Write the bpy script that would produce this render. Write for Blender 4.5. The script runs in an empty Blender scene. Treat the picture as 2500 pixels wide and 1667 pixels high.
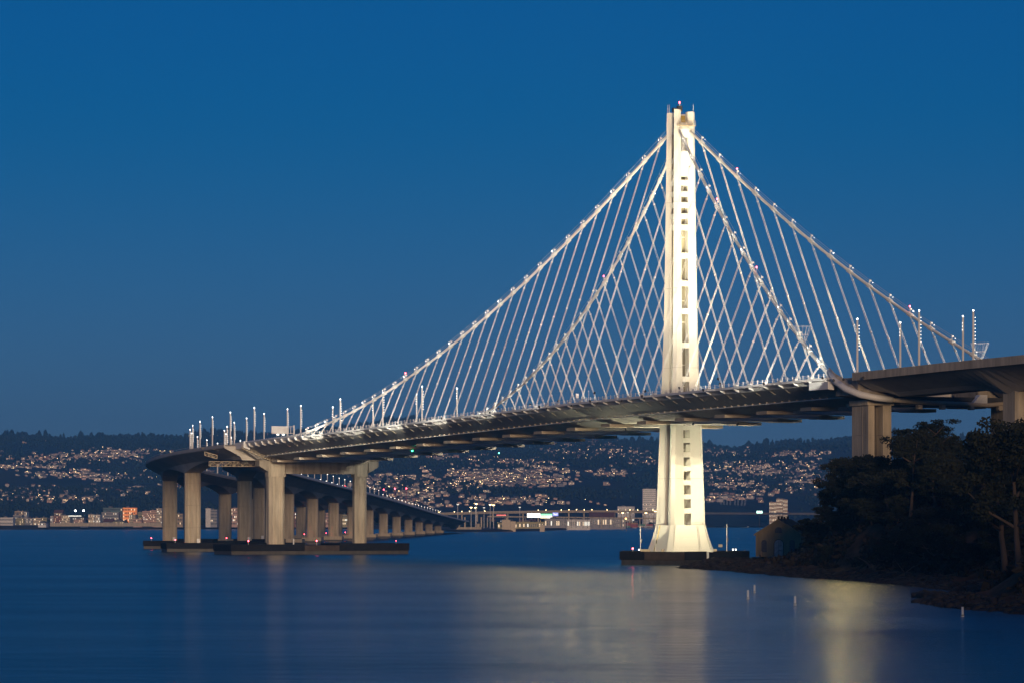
import bpy, math, random
import numpy as np
from math import sin, cos, radians, pi
random.seed(7); RNG = np.random.default_rng(7)
scene = bpy.context.scene
C = scene.collection

# ------------------------------------------------------------------ camera, sky, sun, exposure
F_PX, CX, HORIZON, CAM_Z = 7994.0, 1250.0, 1267.0, 16.0      # measured on the 2500 px wide photograph
cam_d = bpy.data.cameras.new('camera'); cam = bpy.data.objects.new('camera', cam_d); C.objects.link(cam)
cam.location = (0, 0, CAM_Z); cam.rotation_euler = (radians(90), 0, 0)
cam_d.sensor_width = 36; cam_d.lens = F_PX / 2500 * 36
cam_d.shift_y = (HORIZON - 833.5) / 2500
cam_d.clip_start = 1; cam_d.clip_end = 60000
scene.camera = cam

SUN_AZ, SUN_EL = radians(7), radians(6)                     # afterglow from behind the camera, to its right
w = bpy.data.worlds.new('World'); scene.world = w; w.use_nodes = True
nt = w.node_tree; nt.nodes.clear()
out = nt.nodes.new('ShaderNodeOutputWorld'); bg = nt.nodes.new('ShaderNodeBackground')
sky = nt.nodes.new('ShaderNodeTexSky'); sky.sky_type = 'NISHITA'; sky.sun_disc = False
sky.sun_elevation = SUN_EL; sky.sun_rotation = pi - SUN_AZ
sky.air_density = 1.0; sky.dust_density = 0.0; sky.ozone_density = 8.0
tint = nt.nodes.new('ShaderNodeMix'); tint.data_type = 'RGBA'; tint.blend_type = 'MULTIPLY'
tint.inputs[0].default_value = 1.0; tint.inputs[7].default_value = (0.34, 0.95, 0.97, 1)
bg.inputs['Strength'].default_value = 0.075
nt.links.new(sky.outputs[0], tint.inputs[6])
# soft band of lighter slate blue towards the whole horizon
gtc = nt.nodes.new('ShaderNodeTexCoord'); gsep = nt.nodes.new('ShaderNodeSeparateXYZ'); nt.links.new(gtc.outputs['Generated'], gsep.inputs[0])
gmr = nt.nodes.new('ShaderNodeMapRange'); gmr.interpolation_type = 'SMOOTHSTEP'
gmr.inputs['From Min'].default_value = 0.13; gmr.inputs['From Max'].default_value = -0.02; nt.links.new(gsep.outputs['Z'], gmr.inputs[0])
gadd = nt.nodes.new('ShaderNodeMix'); gadd.data_type = 'RGBA'; gadd.blend_type = 'ADD'; gadd.inputs[7].default_value = (0.75, 0.10, 1.1, 1)
nt.links.new(gmr.outputs[0], gadd.inputs[0]); nt.links.new(tint.outputs[2], gadd.inputs[6])
nt.links.new(gadd.outputs[2], bg.inputs['Color']); nt.links.new(bg.outputs[0], out.inputs['Surface'])

sun_d = bpy.data.lights.new('sun', 'SUN'); sun = bpy.data.objects.new('sun', sun_d); C.objects.link(sun)
sun_d.energy = 2.2; sun_d.angle = radians(12); sun_d.color = (1.0, 0.70, 0.45)
from mathutils import Vector, Matrix
sun_dir = Vector((-sin(SUN_AZ) * cos(SUN_EL), cos(SUN_AZ) * cos(SUN_EL), -sin(SUN_EL)))
sun.rotation_euler = sun_dir.to_track_quat('-Z', 'Y').to_euler(); sun.location = (600, -800, 300)

vs = scene.view_settings
vs.view_transform = 'Standard'; vs.look = 'None'; vs.exposure = 0.0; vs.gamma = 1.0; vs.use_curve_mapping = False
scene.render.engine = 'CYCLES'
cy = scene.cycles
cy.use_denoising = True; cy.max_bounces = 6; cy.diffuse_bounces = 2; cy.glossy_bounces = 3
cy.transparent_max_bounces = 8; cy.volume_bounces = 1; cy.sample_clamp_indirect = 2.5; cy.sample_clamp_direct = 20.0; cy.use_light_tree = True
cy.caustics_reflective = False; cy.caustics_refractive = False

# ------------------------------------------------------------------ frames of reference
PHI = radians(23.18); BS, BC = sin(PHI), cos(PHI); CU, CV = -1043.6, 511.9
BROT = pi / 2 + PHI
def BW(u, v, z=0.0):
    """bridge frame (u east along the deck, v north, tower at 0,0) to world"""
    du, dv = u - CU, v - CV
    return Vector((-du * BS - dv * BC, du * BC - dv * BS, z))
def WB(X, Y):
    return (Y * BC - X * BS + CU, -Y * BS - X * BC + CV)
def at(px, py, Y):
    """the point at distance Y that the photograph shows at px, py"""
    return Vector(((px - CX) / F_PX * Y, Y, CAM_Z + (HORIZON - py) / F_PX * Y))
def on_water(px, py, z=0.0):
    Y = (CAM_Z - z) * F_PX / (py - HORIZON)
    return Vector(((px - CX) / F_PX * Y, Y, z))

# ------------------------------------------------------------------ materials
MATS = {}
def mat(name, col, rough=0.7, var=0.12, scale=0.3, metal=0.0, bump=0.0, emit=None, estr=0.0, streak=False, spec=0.4, col2=None, sample=True):
    m = bpy.data.materials.new(name); m.use_nodes = True
    n, l = m.node_tree.nodes, m.node_tree.links
    b = n['Principled BSDF']
    b.inputs['Roughness'].default_value = rough; b.inputs['Metallic'].default_value = metal
    b.inputs['Specular IOR Level'].default_value = spec
    if emit:
        b.inputs['Emission Color'].default_value = (*emit, 1); b.inputs['Emission Strength'].default_value = estr
        if not sample: m.cycles.emission_sampling = 'NONE'
    if var > 0 or col2:
        tc = n.new('ShaderNodeTexCoord'); no = n.new('ShaderNodeTexNoise'); mp = n.new('ShaderNodeMapping')
        no.inputs['Scale'].default_value = scale; no.inputs['Detail'].default_value = 6; no.inputs['Roughness'].default_value = 0.65
        if streak: mp.inputs['Scale'].default_value = (1, 1, 0.12)
        l.new(tc.outputs['Object'], mp.inputs[0]); l.new(mp.outputs[0], no.inputs['Vector'])
        r = n.new('ShaderNodeValToRGB')
        a, bb = (1 - var), (1 + var)
        r.color_ramp.elements[0].position = 0.3; r.color_ramp.elements[1].position = 0.7
        c0 = tuple(min(1, k * a) for k in col); c1 = col2 if col2 else tuple(min(1, k * bb) for k in col)
        r.color_ramp.elements[0].color = (*c0, 1); r.color_ramp.elements[1].color = (*c1, 1)
        l.new(no.outputs['Fac'], r.inputs['Fac']); l.new(r.outputs['Color'], b.inputs['Base Color'])
        if bump > 0:
            bp = n.new('ShaderNodeBump'); bp.inputs['Strength'].default_value = bump; bp.inputs['Distance'].default_value = 0.3
            l.new(no.outputs['Fac'], bp.inputs['Height']); l.new(bp.outputs[0], b.inputs['Normal'])
    else:
        b.inputs['Base Color'].default_value = (*col, 1)
    MATS[name] = m
    return m
def lamp_mat(name, col, s, sample=False):
    return mat(name, (0.8, 0.8, 0.8), emit=col, estr=s, var=0, sample=sample)

M_TOWER = mat('tower_paint', (0.76, 0.73, 0.66), 0.5, 0.05, 0.15, streak=True)
M_WHITE = mat('white_paint', (0.74, 0.73, 0.70), 0.5, 0.06, 0.4)
M_ROPE = mat('galvanised_rope', (0.76, 0.74, 0.69), 0.45, 0.05, 0.4)
M_GIRDER = mat('girder_paint', (0.58, 0.55, 0.50), 0.55, 0.14, 0.12, streak=True)
M_BEAM = mat('crossbeam_paint', (0.50, 0.42, 0.31), 0.6, 0.12, 0.5)
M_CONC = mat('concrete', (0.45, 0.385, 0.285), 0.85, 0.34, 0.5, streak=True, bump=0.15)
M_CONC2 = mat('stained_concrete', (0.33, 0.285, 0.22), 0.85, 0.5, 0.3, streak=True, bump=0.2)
M_CONCD = mat('wet_concrete', (0.06, 0.053, 0.045), 0.6, 0.3, 0.5, streak=True)
M_FENDER = mat('fender_timber', (0.014, 0.014, 0.017), 0.8, 0.3, 0.4, spec=0.1)
M_FENDERB = mat('fender_rust', (0.06, 0.045, 0.037), 0.8, 0.3, 0.4, spec=0.1)
M_DARK = mat('dark_steel', (0.05, 0.05, 0.05), 0.6, 0.2, 0.5)
M_SCAF = mat('walkway_steel', (0.56, 0.45, 0.30), 0.6, 0.15, 0.5)
M_ASPH = mat('asphalt', (0.05, 0.05, 0.052), 0.9, 0.15, 0.3)
M_YEL = mat('yellow_stain', (0.5, 0.36, 0.06), 0.7, 0.2, 0.5)
L_WHITE = lamp_mat('lamp_white', (1.0, 0.95, 0.82), 6, True)
L_STAR = lamp_mat('lamp_star', (1.0, 0.97, 0.9), 14, True)
L_RED = lamp_mat('lamp_red', (1.0, 0.05, 0.08), 25)
L_GREEN = lamp_mat('lamp_green', (0.05, 1.0, 0.4), 14)
L_WARM = lamp_mat('lamp_warm', (1.0, 0.72, 0.32), 10)
L_ORANGE = lamp_mat('lamp_orange', (1.0, 0.45, 0.1), 12)
L_WIN = lamp_mat('window_lit', (1.0, 0.70, 0.36), 1.0)
L_WINC = lamp_mat('window_lit_cool', (0.95, 0.95, 0.8), 1.3)
M_GLASS = mat('window_dark', (0.03, 0.035, 0.05), 0.15, 0, spec=0.6)

# ------------------------------------------------------------------ mesh helpers
class MB:
    def __init__(s): s.v = []; s.f = []; s.m = []
    def add(s, vs, fs, mi=0):
        o = len(s.v); s.v.extend(tuple(map(float, p)) for p in vs)
        s.f.extend(tuple(i + o for i in f) for f in fs); s.m.extend([mi] * len(fs)); return s
    def hexa(s, p, mi=0):   # bottom 4 ccw, top 4 ccw
        return s.add(p, [(3, 2, 1, 0), (4, 5, 6, 7), (0, 1, 5, 4), (1, 2, 6, 5), (2, 3, 7, 6), (3, 0, 4, 7)], mi)
    def box(s, x0, x1, y0, y1, z0, z1, mi=0):
        return s.hexa([(x0, y0, z0), (x1, y0, z0), (x1, y1, z0), (x0, y1, z0), (x0, y0, z1), (x1, y0, z1), (x1, y1, z1), (x0, y1, z1)], mi)
    def loft(s, secs, mi=0, caps=True, closed=True):
        n = len(secs[0]); vs = [p for q in secs for p in q]; fs = []
        for k in range(len(secs) - 1):
            for i in range(n if closed else n - 1):
                j = (i + 1) % n; fs.append((k * n + i, k * n + j, (k + 1) * n + j, (k + 1) * n + i))
        if caps and closed:
            fs.append(tuple(range(n - 1, -1, -1))); b = (len(secs) - 1) * n; fs.append(tuple(b + i for i in range(n)))
        return s.add(vs, fs, mi)
    def prism(s, poly, z0, z1, mi=0):
        return s.loft([[(x, y, z0) for x, y in poly], [(x, y, z1) for x, y in poly]], mi)
    def tube(s, pts, r, n=6, mi=0, caps=True):
        pts = [Vector(p) for p in pts]; secs = []
        rr = r if isinstance(r, (list, tuple)) else [r] * len(pts)
        for i, p in enumerate(pts):
            d = (pts[min(i + 1, len(pts) - 1)] - pts[max(i - 1, 0)]).normalized()
            a = Vector((0, 0, 1)) if abs(d.z) < 0.95 else Vector((1, 0, 0))
            e1 = d.cross(a).normalized(); e2 = e1.cross(d).normalized()
            secs.append([p + (e1 * cos(2 * pi * k / n) + e2 * sin(2 * pi * k / n)) * rr[i] for k in range(n)])
        return s.loft(secs, mi, caps)
    def beam(s, a, b, wd=0.1, ht=None, mi=0):
        return s.tube([a, b], wd * 0.7071, 4, mi)
    def ball(s, c, r, mi=0, n=6, rings=4):
        vs = [(c[0], c[1], c[2] - r)]; fs = []
        for k in range(1, rings):
            t = -pi / 2 + pi * k / rings
            for i in range(n):
                vs.append((c[0] + r * cos(t) * cos(2 * pi * i / n), c[1] + r * cos(t) * sin(2 * pi * i / n), c[2] + r * sin(t)))
        vs.append((c[0], c[1], c[2] + r))
        for i in range(n):
            j = (i + 1) % n; fs.append((0, 1 + j, 1 + i))
            for k in range(rings - 2):
                a = 1 + k * n; fs.append((a + i, a + j, a + n + j, a + n + i))
            b = 1 + (rings - 2) * n; fs.append((b + i, b + j, len(vs) - 1))
        return s.add(vs, fs, mi)
    def mesh(s, name, mats):
        me = bpy.data.meshes.new(name); me.from_pydata(s.v, [], s.f)
        for m in (mats if isinstance(mats, (list, tuple)) else [mats]): me.materials.append(m)
        if max(s.m, default=0) > 0: me.polygons.foreach_set('material_index', s.m)
        me.validate(); me.update(); return me
    def build(s, name, mats, parent=None, smooth=False, kind=None):
        return link(name, s.mesh(name, mats), parent, smooth, kind)
def link(name, me, parent=None, smooth=False, kind=None):
    o = bpy.data.objects.new(name, me); C.objects.link(o)
    if parent: o.parent = parent
    if kind: o['kind'] = kind
    if smooth: me.shade_smooth()
    return o
def tag(o, label, cat, group=None, kind=None):
    o['label'] = label; o['category'] = cat
    if group: o['group'] = group
    if kind: o['kind'] = kind
    return o
def thing(name, label, cat, loc=(0, 0, 0), rot=0.0, group=None):
    o = bpy.data.objects.new(name, None); C.objects.link(o); o.empty_display_size = 1
    o.location = loc; o.rotation_euler = (0, 0, rot)
    return tag(o, label, cat, group)
def clone(root, loc, rot=0.0, scale=None, label=None, group=None):
    r = root.copy(); C.objects.link(r); r.location = loc; r.rotation_euler = (0, 0, rot)
    if scale: r.scale = scale
    if label: r['label'] = label
    if group: r['group'] = group
    for ch in list(root.children):
        c = ch.copy(); C.objects.link(c); c.parent = r
        for g in ch.children:
            d = g.copy(); C.objects.link(d); d.parent = c
    return r
def structure(o): o['kind'] = 'structure'; return o
def ORD(i):
    names = 'first second third fourth fifth sixth seventh eighth ninth tenth eleventh twelfth thirteenth fourteenth fifteenth sixteenth seventeenth eighteenth nineteenth twentieth'.split()
    if i < 20: return names[i]
    tens = {2: 'twenty', 3: 'thirty', 4: 'forty', 5: 'fifty'}; t, u = divmod(i + 1, 10)
    return tens[t] + ('-' + names[u - 1] if u else 'th') if u else tens[t][:-1] + 'ieth'

# ------------------------------------------------------------------ value noise for terrain
_perm = RNG.random((256, 256))
def vnoise(x, y):
    x = np.asarray(x, float); y = np.asarray(y, float)
    xi = np.floor(x).astype(int); yi = np.floor(y).astype(int); fx = x - xi; fy = y - yi
    fx = fx * fx * (3 - 2 * fx); fy = fy * fy * (3 - 2 * fy)
    g = lambda a, b: _perm[a % 256, b % 256]
    return (g(xi, yi) * (1 - fx) + g(xi + 1, yi) * fx) * (1 - fy) + (g(xi, yi + 1) * (1 - fx) + g(xi + 1, yi + 1) * fx) * fy
def fbm(x, y, oct=5, gain=0.5):
    s = 0; a = 1; t = 0
    for k in range(oct):
        s = s + a * vnoise(np.asarray(x) * 2 ** k + 17 * k, np.asarray(y) * 2 ** k + 31 * k); t += a; a *= gain
    return s / t
def grid_mesh(name, X, Y, Z, mats, parent=None, smooth=True):
    r, c = X.shape; co = np.stack([X, Y, Z], -1).reshape(-1, 3)
    i = np.arange(r * c).reshape(r, c)
    q = np.stack([i[:-1, :-1], i[:-1, 1:], i[1:, 1:], i[1:, :-1]], -1).reshape(-1, 4)
    return raw_mesh(name, co, q, mats, parent, smooth)
def raw_mesh(name, co, faces, mats, parent=None, smooth=False, kind=None, mi=None):
    me = bpy.data.meshes.new(name); n = faces.shape[1]
    me.vertices.add(len(co)); me.vertices.foreach_set('co', np.ascontiguousarray(co, np.float32).ravel())
    me.loops.add(faces.size); me.loops.foreach_set('vertex_index', np.ascontiguousarray(faces, np.int32).ravel())
    me.polygons.add(len(faces)); me.polygons.foreach_set('loop_start', np.arange(0, faces.size, n, dtype=np.int32))
    for m in (mats if isinstance(mats, (list, tuple)) else [mats]): me.materials.append(m)
    if mi is not None: me.polygons.foreach_set('material_index', np.ascontiguousarray(mi, np.int32))
    me.update(calc_edges=True)
    if smooth: me.shade_smooth()
    return link(name, me, parent, False, kind)

# ================================================================== THE SETTING
# ---- water: one sheet out to the horizon
mw = bpy.data.materials.new('bay_water'); mw.use_nodes = True
n, l = mw.node_tree.nodes, mw.node_tree.links; b = n['Principled BSDF']
b.inputs['Base Color'].default_value = (0.0, 0.055, 0.115, 1); b.inputs['IOR'].default_value = 1.33
tc = n.new('ShaderNodeTexCoord'); mp = n.new('ShaderNodeMapping'); mp.inputs['Scale'].default_value = (0.014, 0.034, 1)
l.new(tc.outputs['Object'], mp.inputs[0])
n1 = n.new('ShaderNodeTexNoise'); n1.inputs['Scale'].default_value = 1.0; n1.inputs['Detail'].default_value = 9; n1.inputs['Roughness'].default_value = 0.72
l.new(mp.outputs[0], n1.inputs['Vector'])
mp2 = n.new('ShaderNodeMapping'); mp2.inputs['Scale'].default_value = (0.004, 0.016, 1); mp2.inputs['Rotation'].default_value = (0, 0, radians(12)); l.new(tc.outputs['Object'], mp2.inputs[0])
n2 = n.new('ShaderNodeTexNoise'); n2.inputs['Scale'].default_value = 1.0; n2.inputs['Detail'].default_value = 4; l.new(mp2.outputs[0], n2.inputs['Vector'])
rr = n.new('ShaderNodeMapRange'); rr.inputs['From Min'].default_value = 0.35; rr.inputs['From Max'].default_value = 0.65
rr.inputs['To Min'].default_value = 0.20; rr.inputs['To Max'].default_value = 0.25; l.new(n2.outputs['Fac'], rr.inputs[0])
# a calmer lane of water in the lee of the tower footing
def ruffle(cx_, cy_, rx_, ry_, amt, prev):
    sx = n.new('ShaderNodeSeparateXYZ'); l.new(tc.outputs['Object'], sx.inputs[0])
    def m_(op, a, b_=None):
        q = n.new('ShaderNodeMath'); q.operation = op
        for i, v_ in enumerate((a, b_)):
            if v_ is None: continue
            if isinstance(v_, (int, float)): q.inputs[i].default_value = v_
            else: l.new(v_, q.inputs[i])
        return q.outputs[0]
    ex = m_('DIVIDE', m_('SUBTRACT', sx.outputs[0], cx_), rx_); ey = m_('DIVIDE', m_('SUBTRACT', sx.outputs[1], cy_), ry_)
    d = m_('ADD', m_('MULTIPLY', ex, ex), m_('MULTIPLY', ey, ey)); wob = m_('MULTIPLY', m_('SUBTRACT', n2.outputs['Fac'], .5), 1.2)
    mr = n.new('ShaderNodeMapRange'); mr.interpolation_type = 'SMOOTHSTEP'; mr.inputs['From Min'].default_value = 1.6; mr.inputs['From Max'].default_value = .1; mr.inputs['To Max'].default_value = amt; l.new(m_('ADD', d, wob), mr.inputs[0])
    return m_('ADD', prev, mr.outputs[0])
r1 = ruffle(36, 640, 30, 620, -.085, rr.outputs[0])
l.new(r1, b.inputs['Roughness'])
bp = n.new('ShaderNodeBump'); bp.inputs['Strength'].default_value = 0.45; bp.inputs['Distance'].default_value = 2.5
mp3 = n.new('ShaderNodeMapping'); mp3.inputs['Scale'].default_value = (0.10, 0.16, 1); l.new(tc.outputs['Object'], mp3.inputs[0])
n3 = n.new('ShaderNodeTexNoise'); n3.inputs['Scale'].default_value = 1.0; n3.inputs['Detail'].default_value = 3; l.new(mp3.outputs[0], n3.inputs['Vector'])
ad = n.new('ShaderNodeMath'); ad.operation = 'MULTIPLY_ADD'; ad.inputs[1].default_value = 0.42; l.new(n3.outputs['Fac'], ad.inputs[0]); l.new(n1.outputs['Fac'], ad.inputs[2])
l.new(ad.outputs[0], bp.inputs['Height']); l.new(bp.outputs[0], b.inputs['Normal'])
water = MB().add([(-3400, -250, 0), (3400, -250, 0), (3400, 13200, 0), (-3400, 13200, 0)], [(0, 1, 2, 3)]).build('water', mw)
structure(water); water['label'] = 'smooth dark blue bay water in front of the bridge'

# ---- hills behind the bay
M_HILL = mat('hill_scrub', (0.022, 0.028, 0.022), 0.95, 0.3, 0.004, col2=(0.075, 0.06, 0.045), spec=0.1)
SKY_PX = [(-1500, 1062), (-600, 1060), (0, 1066), (60, 1064), (130, 1068), (155, 1074), (200, 1068), (300, 1066), (370, 1064), (450, 1070), (490, 1058), (530, 1054), (600, 1062), (700, 1056), (850, 1040),
          (920, 1030), (990, 1024), (1080, 1036), (1200, 1052), (1400, 1068), (1600, 1080), (1745, 1090), (1800, 1094), (1850, 1086), (1950, 1080), (2030, 1074), (2080, 1068), (2160, 1062), (2220, 1058),
          (2300, 1062), (2380, 1072), (2450, 1078), (2550, 1082), (3100, 1066), (4000, 1070)]
YR, Y0H = 11600.0, 6700.0
_sx = np.array([(p[0] - CX) / F_PX * YR for p in SKY_PX]); _sz = np.array([CAM_Z + (HORIZON - p[1]) / F_PX * YR for p in SKY_PX])
def hill_z(X, Y):
    X = np.asarray(X, float); Y = np.asarray(Y, float)
    R = np.interp(X / Y * YR, _sx, _sz)
    t = np.clip((Y - Y0H) / (YR - Y0H), 0, 1.0)
    warp = (fbm(X / 900 + 5, Y / 900, 4) - 0.5)
    g = np.clip(t + warp * 0.42 * np.sin(pi * t), 0, 1) ** 0.92
    z = 3.0 + (R - 3.0) * g
    z = z + (fbm(X / 210, Y / 210 + 9, 4) - 0.5) * 30 * np.sin(pi * np.clip(t, 0, 1))
    back = np.clip((Y - YR) / 1500, 0, 1)
    return z * (1 - 0.45 * back)
gy = np.concatenate([np.linspace(Y0H - 200, YR, 120), np.linspace(YR + 60, YR + 1500, 12)])
gx = np.linspace(-1, 1, 170)
GX = gx[None, :] * (gy[:, None] * 0.235); GY = np.repeat(gy[:, None], 170, 1)
hills = structure(grid_mesh('hills', GX, GY, hill_z(GX, GY), M_HILL)); hills['label'] = 'dark wooded hills across the bay'
def hill_hit(px, py, jitter=0.0):
    """where the sight line through px, py meets the hills"""
    Y = np.linspace(Y0H + 50, YR - 30, 500); X = (px - CX) / F_PX * Y; z = CAM_Z + (HORIZON - py) / F_PX * Y
    d = hill_z(X, Y) - z; k = np.argmax(d > 0)
    return None if d[k] <= 0 else (X[k], Y[k], float(hill_z(X[k], Y[k])))

# woods on the hills: far-off mass of trees
M_WOOD = mat('far_woods', (0.016, 0.026, 0.018), 0.95, 0.35, 0.02, col2=(0.035, 0.045, 0.028), spec=0.1)
def blob_trees(name, P, H, W, material, label, cat):
    """many rough crowns in one mesh: each a jittered 5-sided spindle with 3 rings"""
    N = len(P); ns = 4; ring = np.array([(0.55, 0.12), (1.0, 0.42), (0.62, 0.78)])
    co = np.zeros((N, 2 + 3 * ns, 3)); ang = RNG.random(N) * 6.28
    for r, (rad, hh) in enumerate(ring):
        for i in range(ns):
            a = ang + 2 * pi * i / ns + r * 0.5; j = 0.7 + 0.6 * RNG.random(N)
            co[:, 1 + r * ns + i, 0] = np.cos(a) * rad * W / 2 * j; co[:, 1 + r * ns + i, 1] = np.sin(a) * rad * W / 2 * j
            co[:, 1 + r * ns + i, 2] = H * (hh + 0.12 * (RNG.random(N) - .5))
    co[:, -1, 2] = H * (0.9 + 0.15 * RNG.random(N)); co[:, 0, 2] = -1.0
    co += P[:, None, :]
    f = []
    for i in range(ns):
        j = (i + 1) % ns
        f.append((0, 1 + j, 1 + i)); f.append((1 + 2 * ns + i, 1 + 2 * ns + j, 1 + 3 * ns))
        for r in range(2):
            a = 1 + r * ns; f.append((a + i, a + j, a + ns + j)); f.append((a + i, a + ns + j, a + ns + i))
    f = np.array(f); nv = 2 + 3 * ns
    F = (f[None] + (np.arange(N) * nv)[:, None, None]).reshape(-1, 3)
    o = raw_mesh(name, co.reshape(-1, 3), F, material, kind='stuff'); o['label'] = label; o['category'] = cat
    return o
N = 46000
ty = Y0H + 150 + (YR - Y0H - 150) * RNG.random(N) ** 0.8; tx = (RNG.random(N) * 2 - 1) * ty * 0.175
keep = fbm(tx / 420 + 3, ty / 420, 4) + 0.25 * (ty - Y0H) / (YR - Y0H) > 0.50 + 0.10 * RNG.random(N)
tx, ty = tx[keep], ty[keep]
H = 6 + 8 * RNG.random(len(tx)) ** 1.5; W = H * (0.6 + 0.6 * RNG.random(len(tx)))
blob_trees('hill_woods', np.stack([tx, ty, hill_z(tx, ty)], 1), H, W, M_WOOD, 'dark trees covering the hills across the bay', 'woods')
N = 1300
tx = (RNG.random(N) * 2 - 1) * YR * 0.18; ty = YR - 130 * RNG.random(N)
keep = fbm(tx / 130 + 3, ty * 0 + 2.0, 3) > 0.46; tx, ty = tx[keep], ty[keep]
H = 9 + 21 * RNG.random(len(tx)) ** 2 * (fbm(tx / 200, ty * 0, 2) + 0.4); W = H * (0.35 + 0.5 * RNG.random(len(tx)))
blob_trees('ridge_trees', np.stack([tx, ty, hill_z(tx, ty) - 2], 1), H, W, M_WOOD, 'row of dark trees along the ridge against the sky', 'woods')

# ---- far shore, a low flat strip of land between the water and the hills
M_SHORE = mat('shore_ground', (0.075, 0.065, 0.055), 0.95, 0.35, 0.02)
M_BANK = mat('shore_riprap', (0.035, 0.03, 0.028), 0.95, 0.45, 0.12)
SH = [(-1500, 1292), (-500, 1292), (0, 1291.6), (200, 1291.4), (390, 1291), (600, 1290.5), (800, 1290), (950, 1291), (1060, 1294), (1105, 1297.5), (1180, 1297.5), (1250, 1296.6), (1330, 1295), (1390, 1292), (1430, 1289.5), (1500, 1288.2),
      (1600, 1287), (1720, 1285), (1860, 1284.8), (2000, 1285), (2300, 1285), (3000, 1285), (4000, 1286)]
xs = np.linspace(-1500, 4000, 260); ys = np.interp(xs, [p[0] for p in SH], [p[1] for p in SH])
SY = CAM_Z * F_PX / (ys - HORIZON)
cols = []
for dy, z in ((-6, -1.5), (6, 1.2), (18, 2.6), (60, 3.0), (400, 3.2)):
    wob = 10 * (fbm(xs / 40 + dy, xs * 0 + 1.5, 3) - 0.5)
    z = z * (1 + 1.25 * np.clip((1040 - xs) / 140, 0, 1)) if z > 0 else np.full_like(xs, z)
    Yc = SY + dy + wob * (dy < 30); cols.append(((xs - CX) / F_PX * SY, Yc, z))
Yb = np.maximum(SY + 800, 8000.0); cols.append(((xs - CX) / F_PX * Yb, Yb, 3.5 * (1 + 1.25 * np.clip((1040 - xs) / 140, 0, 1))))
A = np.array(cols)
bank = structure(grid_mesh('shore_bank', A[:3, 0], A[:3, 1], A[:3, 2], M_BANK)); bank['label'] = 'dark rocky bank along the far shore'
land = structure(grid_mesh('far_shore', A[2:, 0], A[2:, 1], A[2:, 2], M_SHORE)); land['label'] = 'flat land along the far shore'
def land_z(px): return 2.7 + 3.7 * min(1, max(0, (1040 - px) / 140))
def shore_Y(px): return float(np.interp(px, xs, SY))

# ---- near island on the right: cliffed shore rising to a wooded hill off the frame
M_ROCKY = mat('island_ground', (0.05, 0.032, 0.022), 0.95, 0.5, 0.16, bump=0.8, col2=(0.17, 0.095, 0.055), spec=.1)
ISL = [(1.0e9, 1.0)]
SHX = np.array([(200, 48), (300, 60), (400, 75), (480, 90), (530, 93), (549, 87), (600, 80), (632, 79), (645, 92), (680, 101), (740, 100), (800, 96), (836, 92), (880, 84), (907, 79), (950, 74), (999, 70), (1030, 66), (1065, 58), (1085, 57), (1094, 66), (1104, 84), (1130, 120), (1180, 160), (1300, 260)], float)
def island_z(X, Y):
    d = np.asarray(X, float) - np.interp(Y, SHX[:, 0], SHX[:, 1])
    d = d + (fbm(np.asarray(X) / 14, np.asarray(Y) / 14, 3) - .5) * 7
    far = np.clip((np.asarray(Y) - 985) / 55, 0, 1); far = far * far * (3 - 2 * far)      # the low spit near the tower
    beach = np.clip(d / 9, -1.5, 1) * 1.6
    cl = np.clip((d - 12) / 15, 0, 1); cliff = 11 * cl * cl * (3 - 2 * cl)
    hill = np.clip((d - 22) / 260, 0, 1) * 105
    near = np.clip((575 - np.asarray(Y)) / 90, 0, 1); hill = hill + near * np.clip((d - 3) / 105, 0, 1) * 30      # island hill raised out of frame on the right to shade the shore
    rough = (fbm(np.asarray(X) / 5, np.asarray(Y) / 5, 4) - .5) * 4.2 * np.clip(d / 10, 0, 1)
    low = np.clip(d / 7, -1, 1) * 2.6 + np.clip((d - 60) / 120, 0, 1) * 40
    return (beach + cliff + hill + rough) * (1 - far) + (low + rough * 0.35) * far
gy = np.concatenate([np.linspace(200, 500, 22)[:-1], np.linspace(500, 1130, 260), np.linspace(1140, 1320, 14)])
gd = np.concatenate([np.linspace(-14, 45, 80), np.linspace(50, 420, 34)])
GY = np.repeat(gy[:, None], len(gd), 1); GX = np.interp(gy, SHX[:, 0], SHX[:, 1])[:, None] + gd[None, :]
isl = structure(grid_mesh('island', GX, GY, island_z(GX, GY), M_ROCKY, smooth=False)); isl['label'] = 'dark rocky island shore rising to a wooded slope'

# ================================================================== THE BRIDGE
def deck_z(u):                                    # road edge height along the suspension span
    return float(np.interp(u, [-300, -282, -239, -193, -160, -90, 10, 110, 210, 300, 385, 420], [59.9, 59.8, 59.5, 58.9, 58.8, 58.2, 57.4, 55.7, 54.0, 52.3, 50.4, 49.8]))
def cable_pt(u, sgn):
    w = abs(u)
    if u >= 0:
        z = 155.5 - .565 * w + .00076 * w * w; v = 1.4 + .17 * w - .00022 * w * w
        if u > 285:
            k = min(1, (u - 285) / 55); z = z * (1 - k) + (deck_z(u) + 0.5) * k; v = v * (1 - k) + 35.2 * k
    else:
        z = 155.5 - .72 * w + .0009 * w * w; v = 1.5 + .185 * w
    return Vector((u, sgn * v, z))
NORTH_LABEL = {1: 'near', -1: 'far'}

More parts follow.
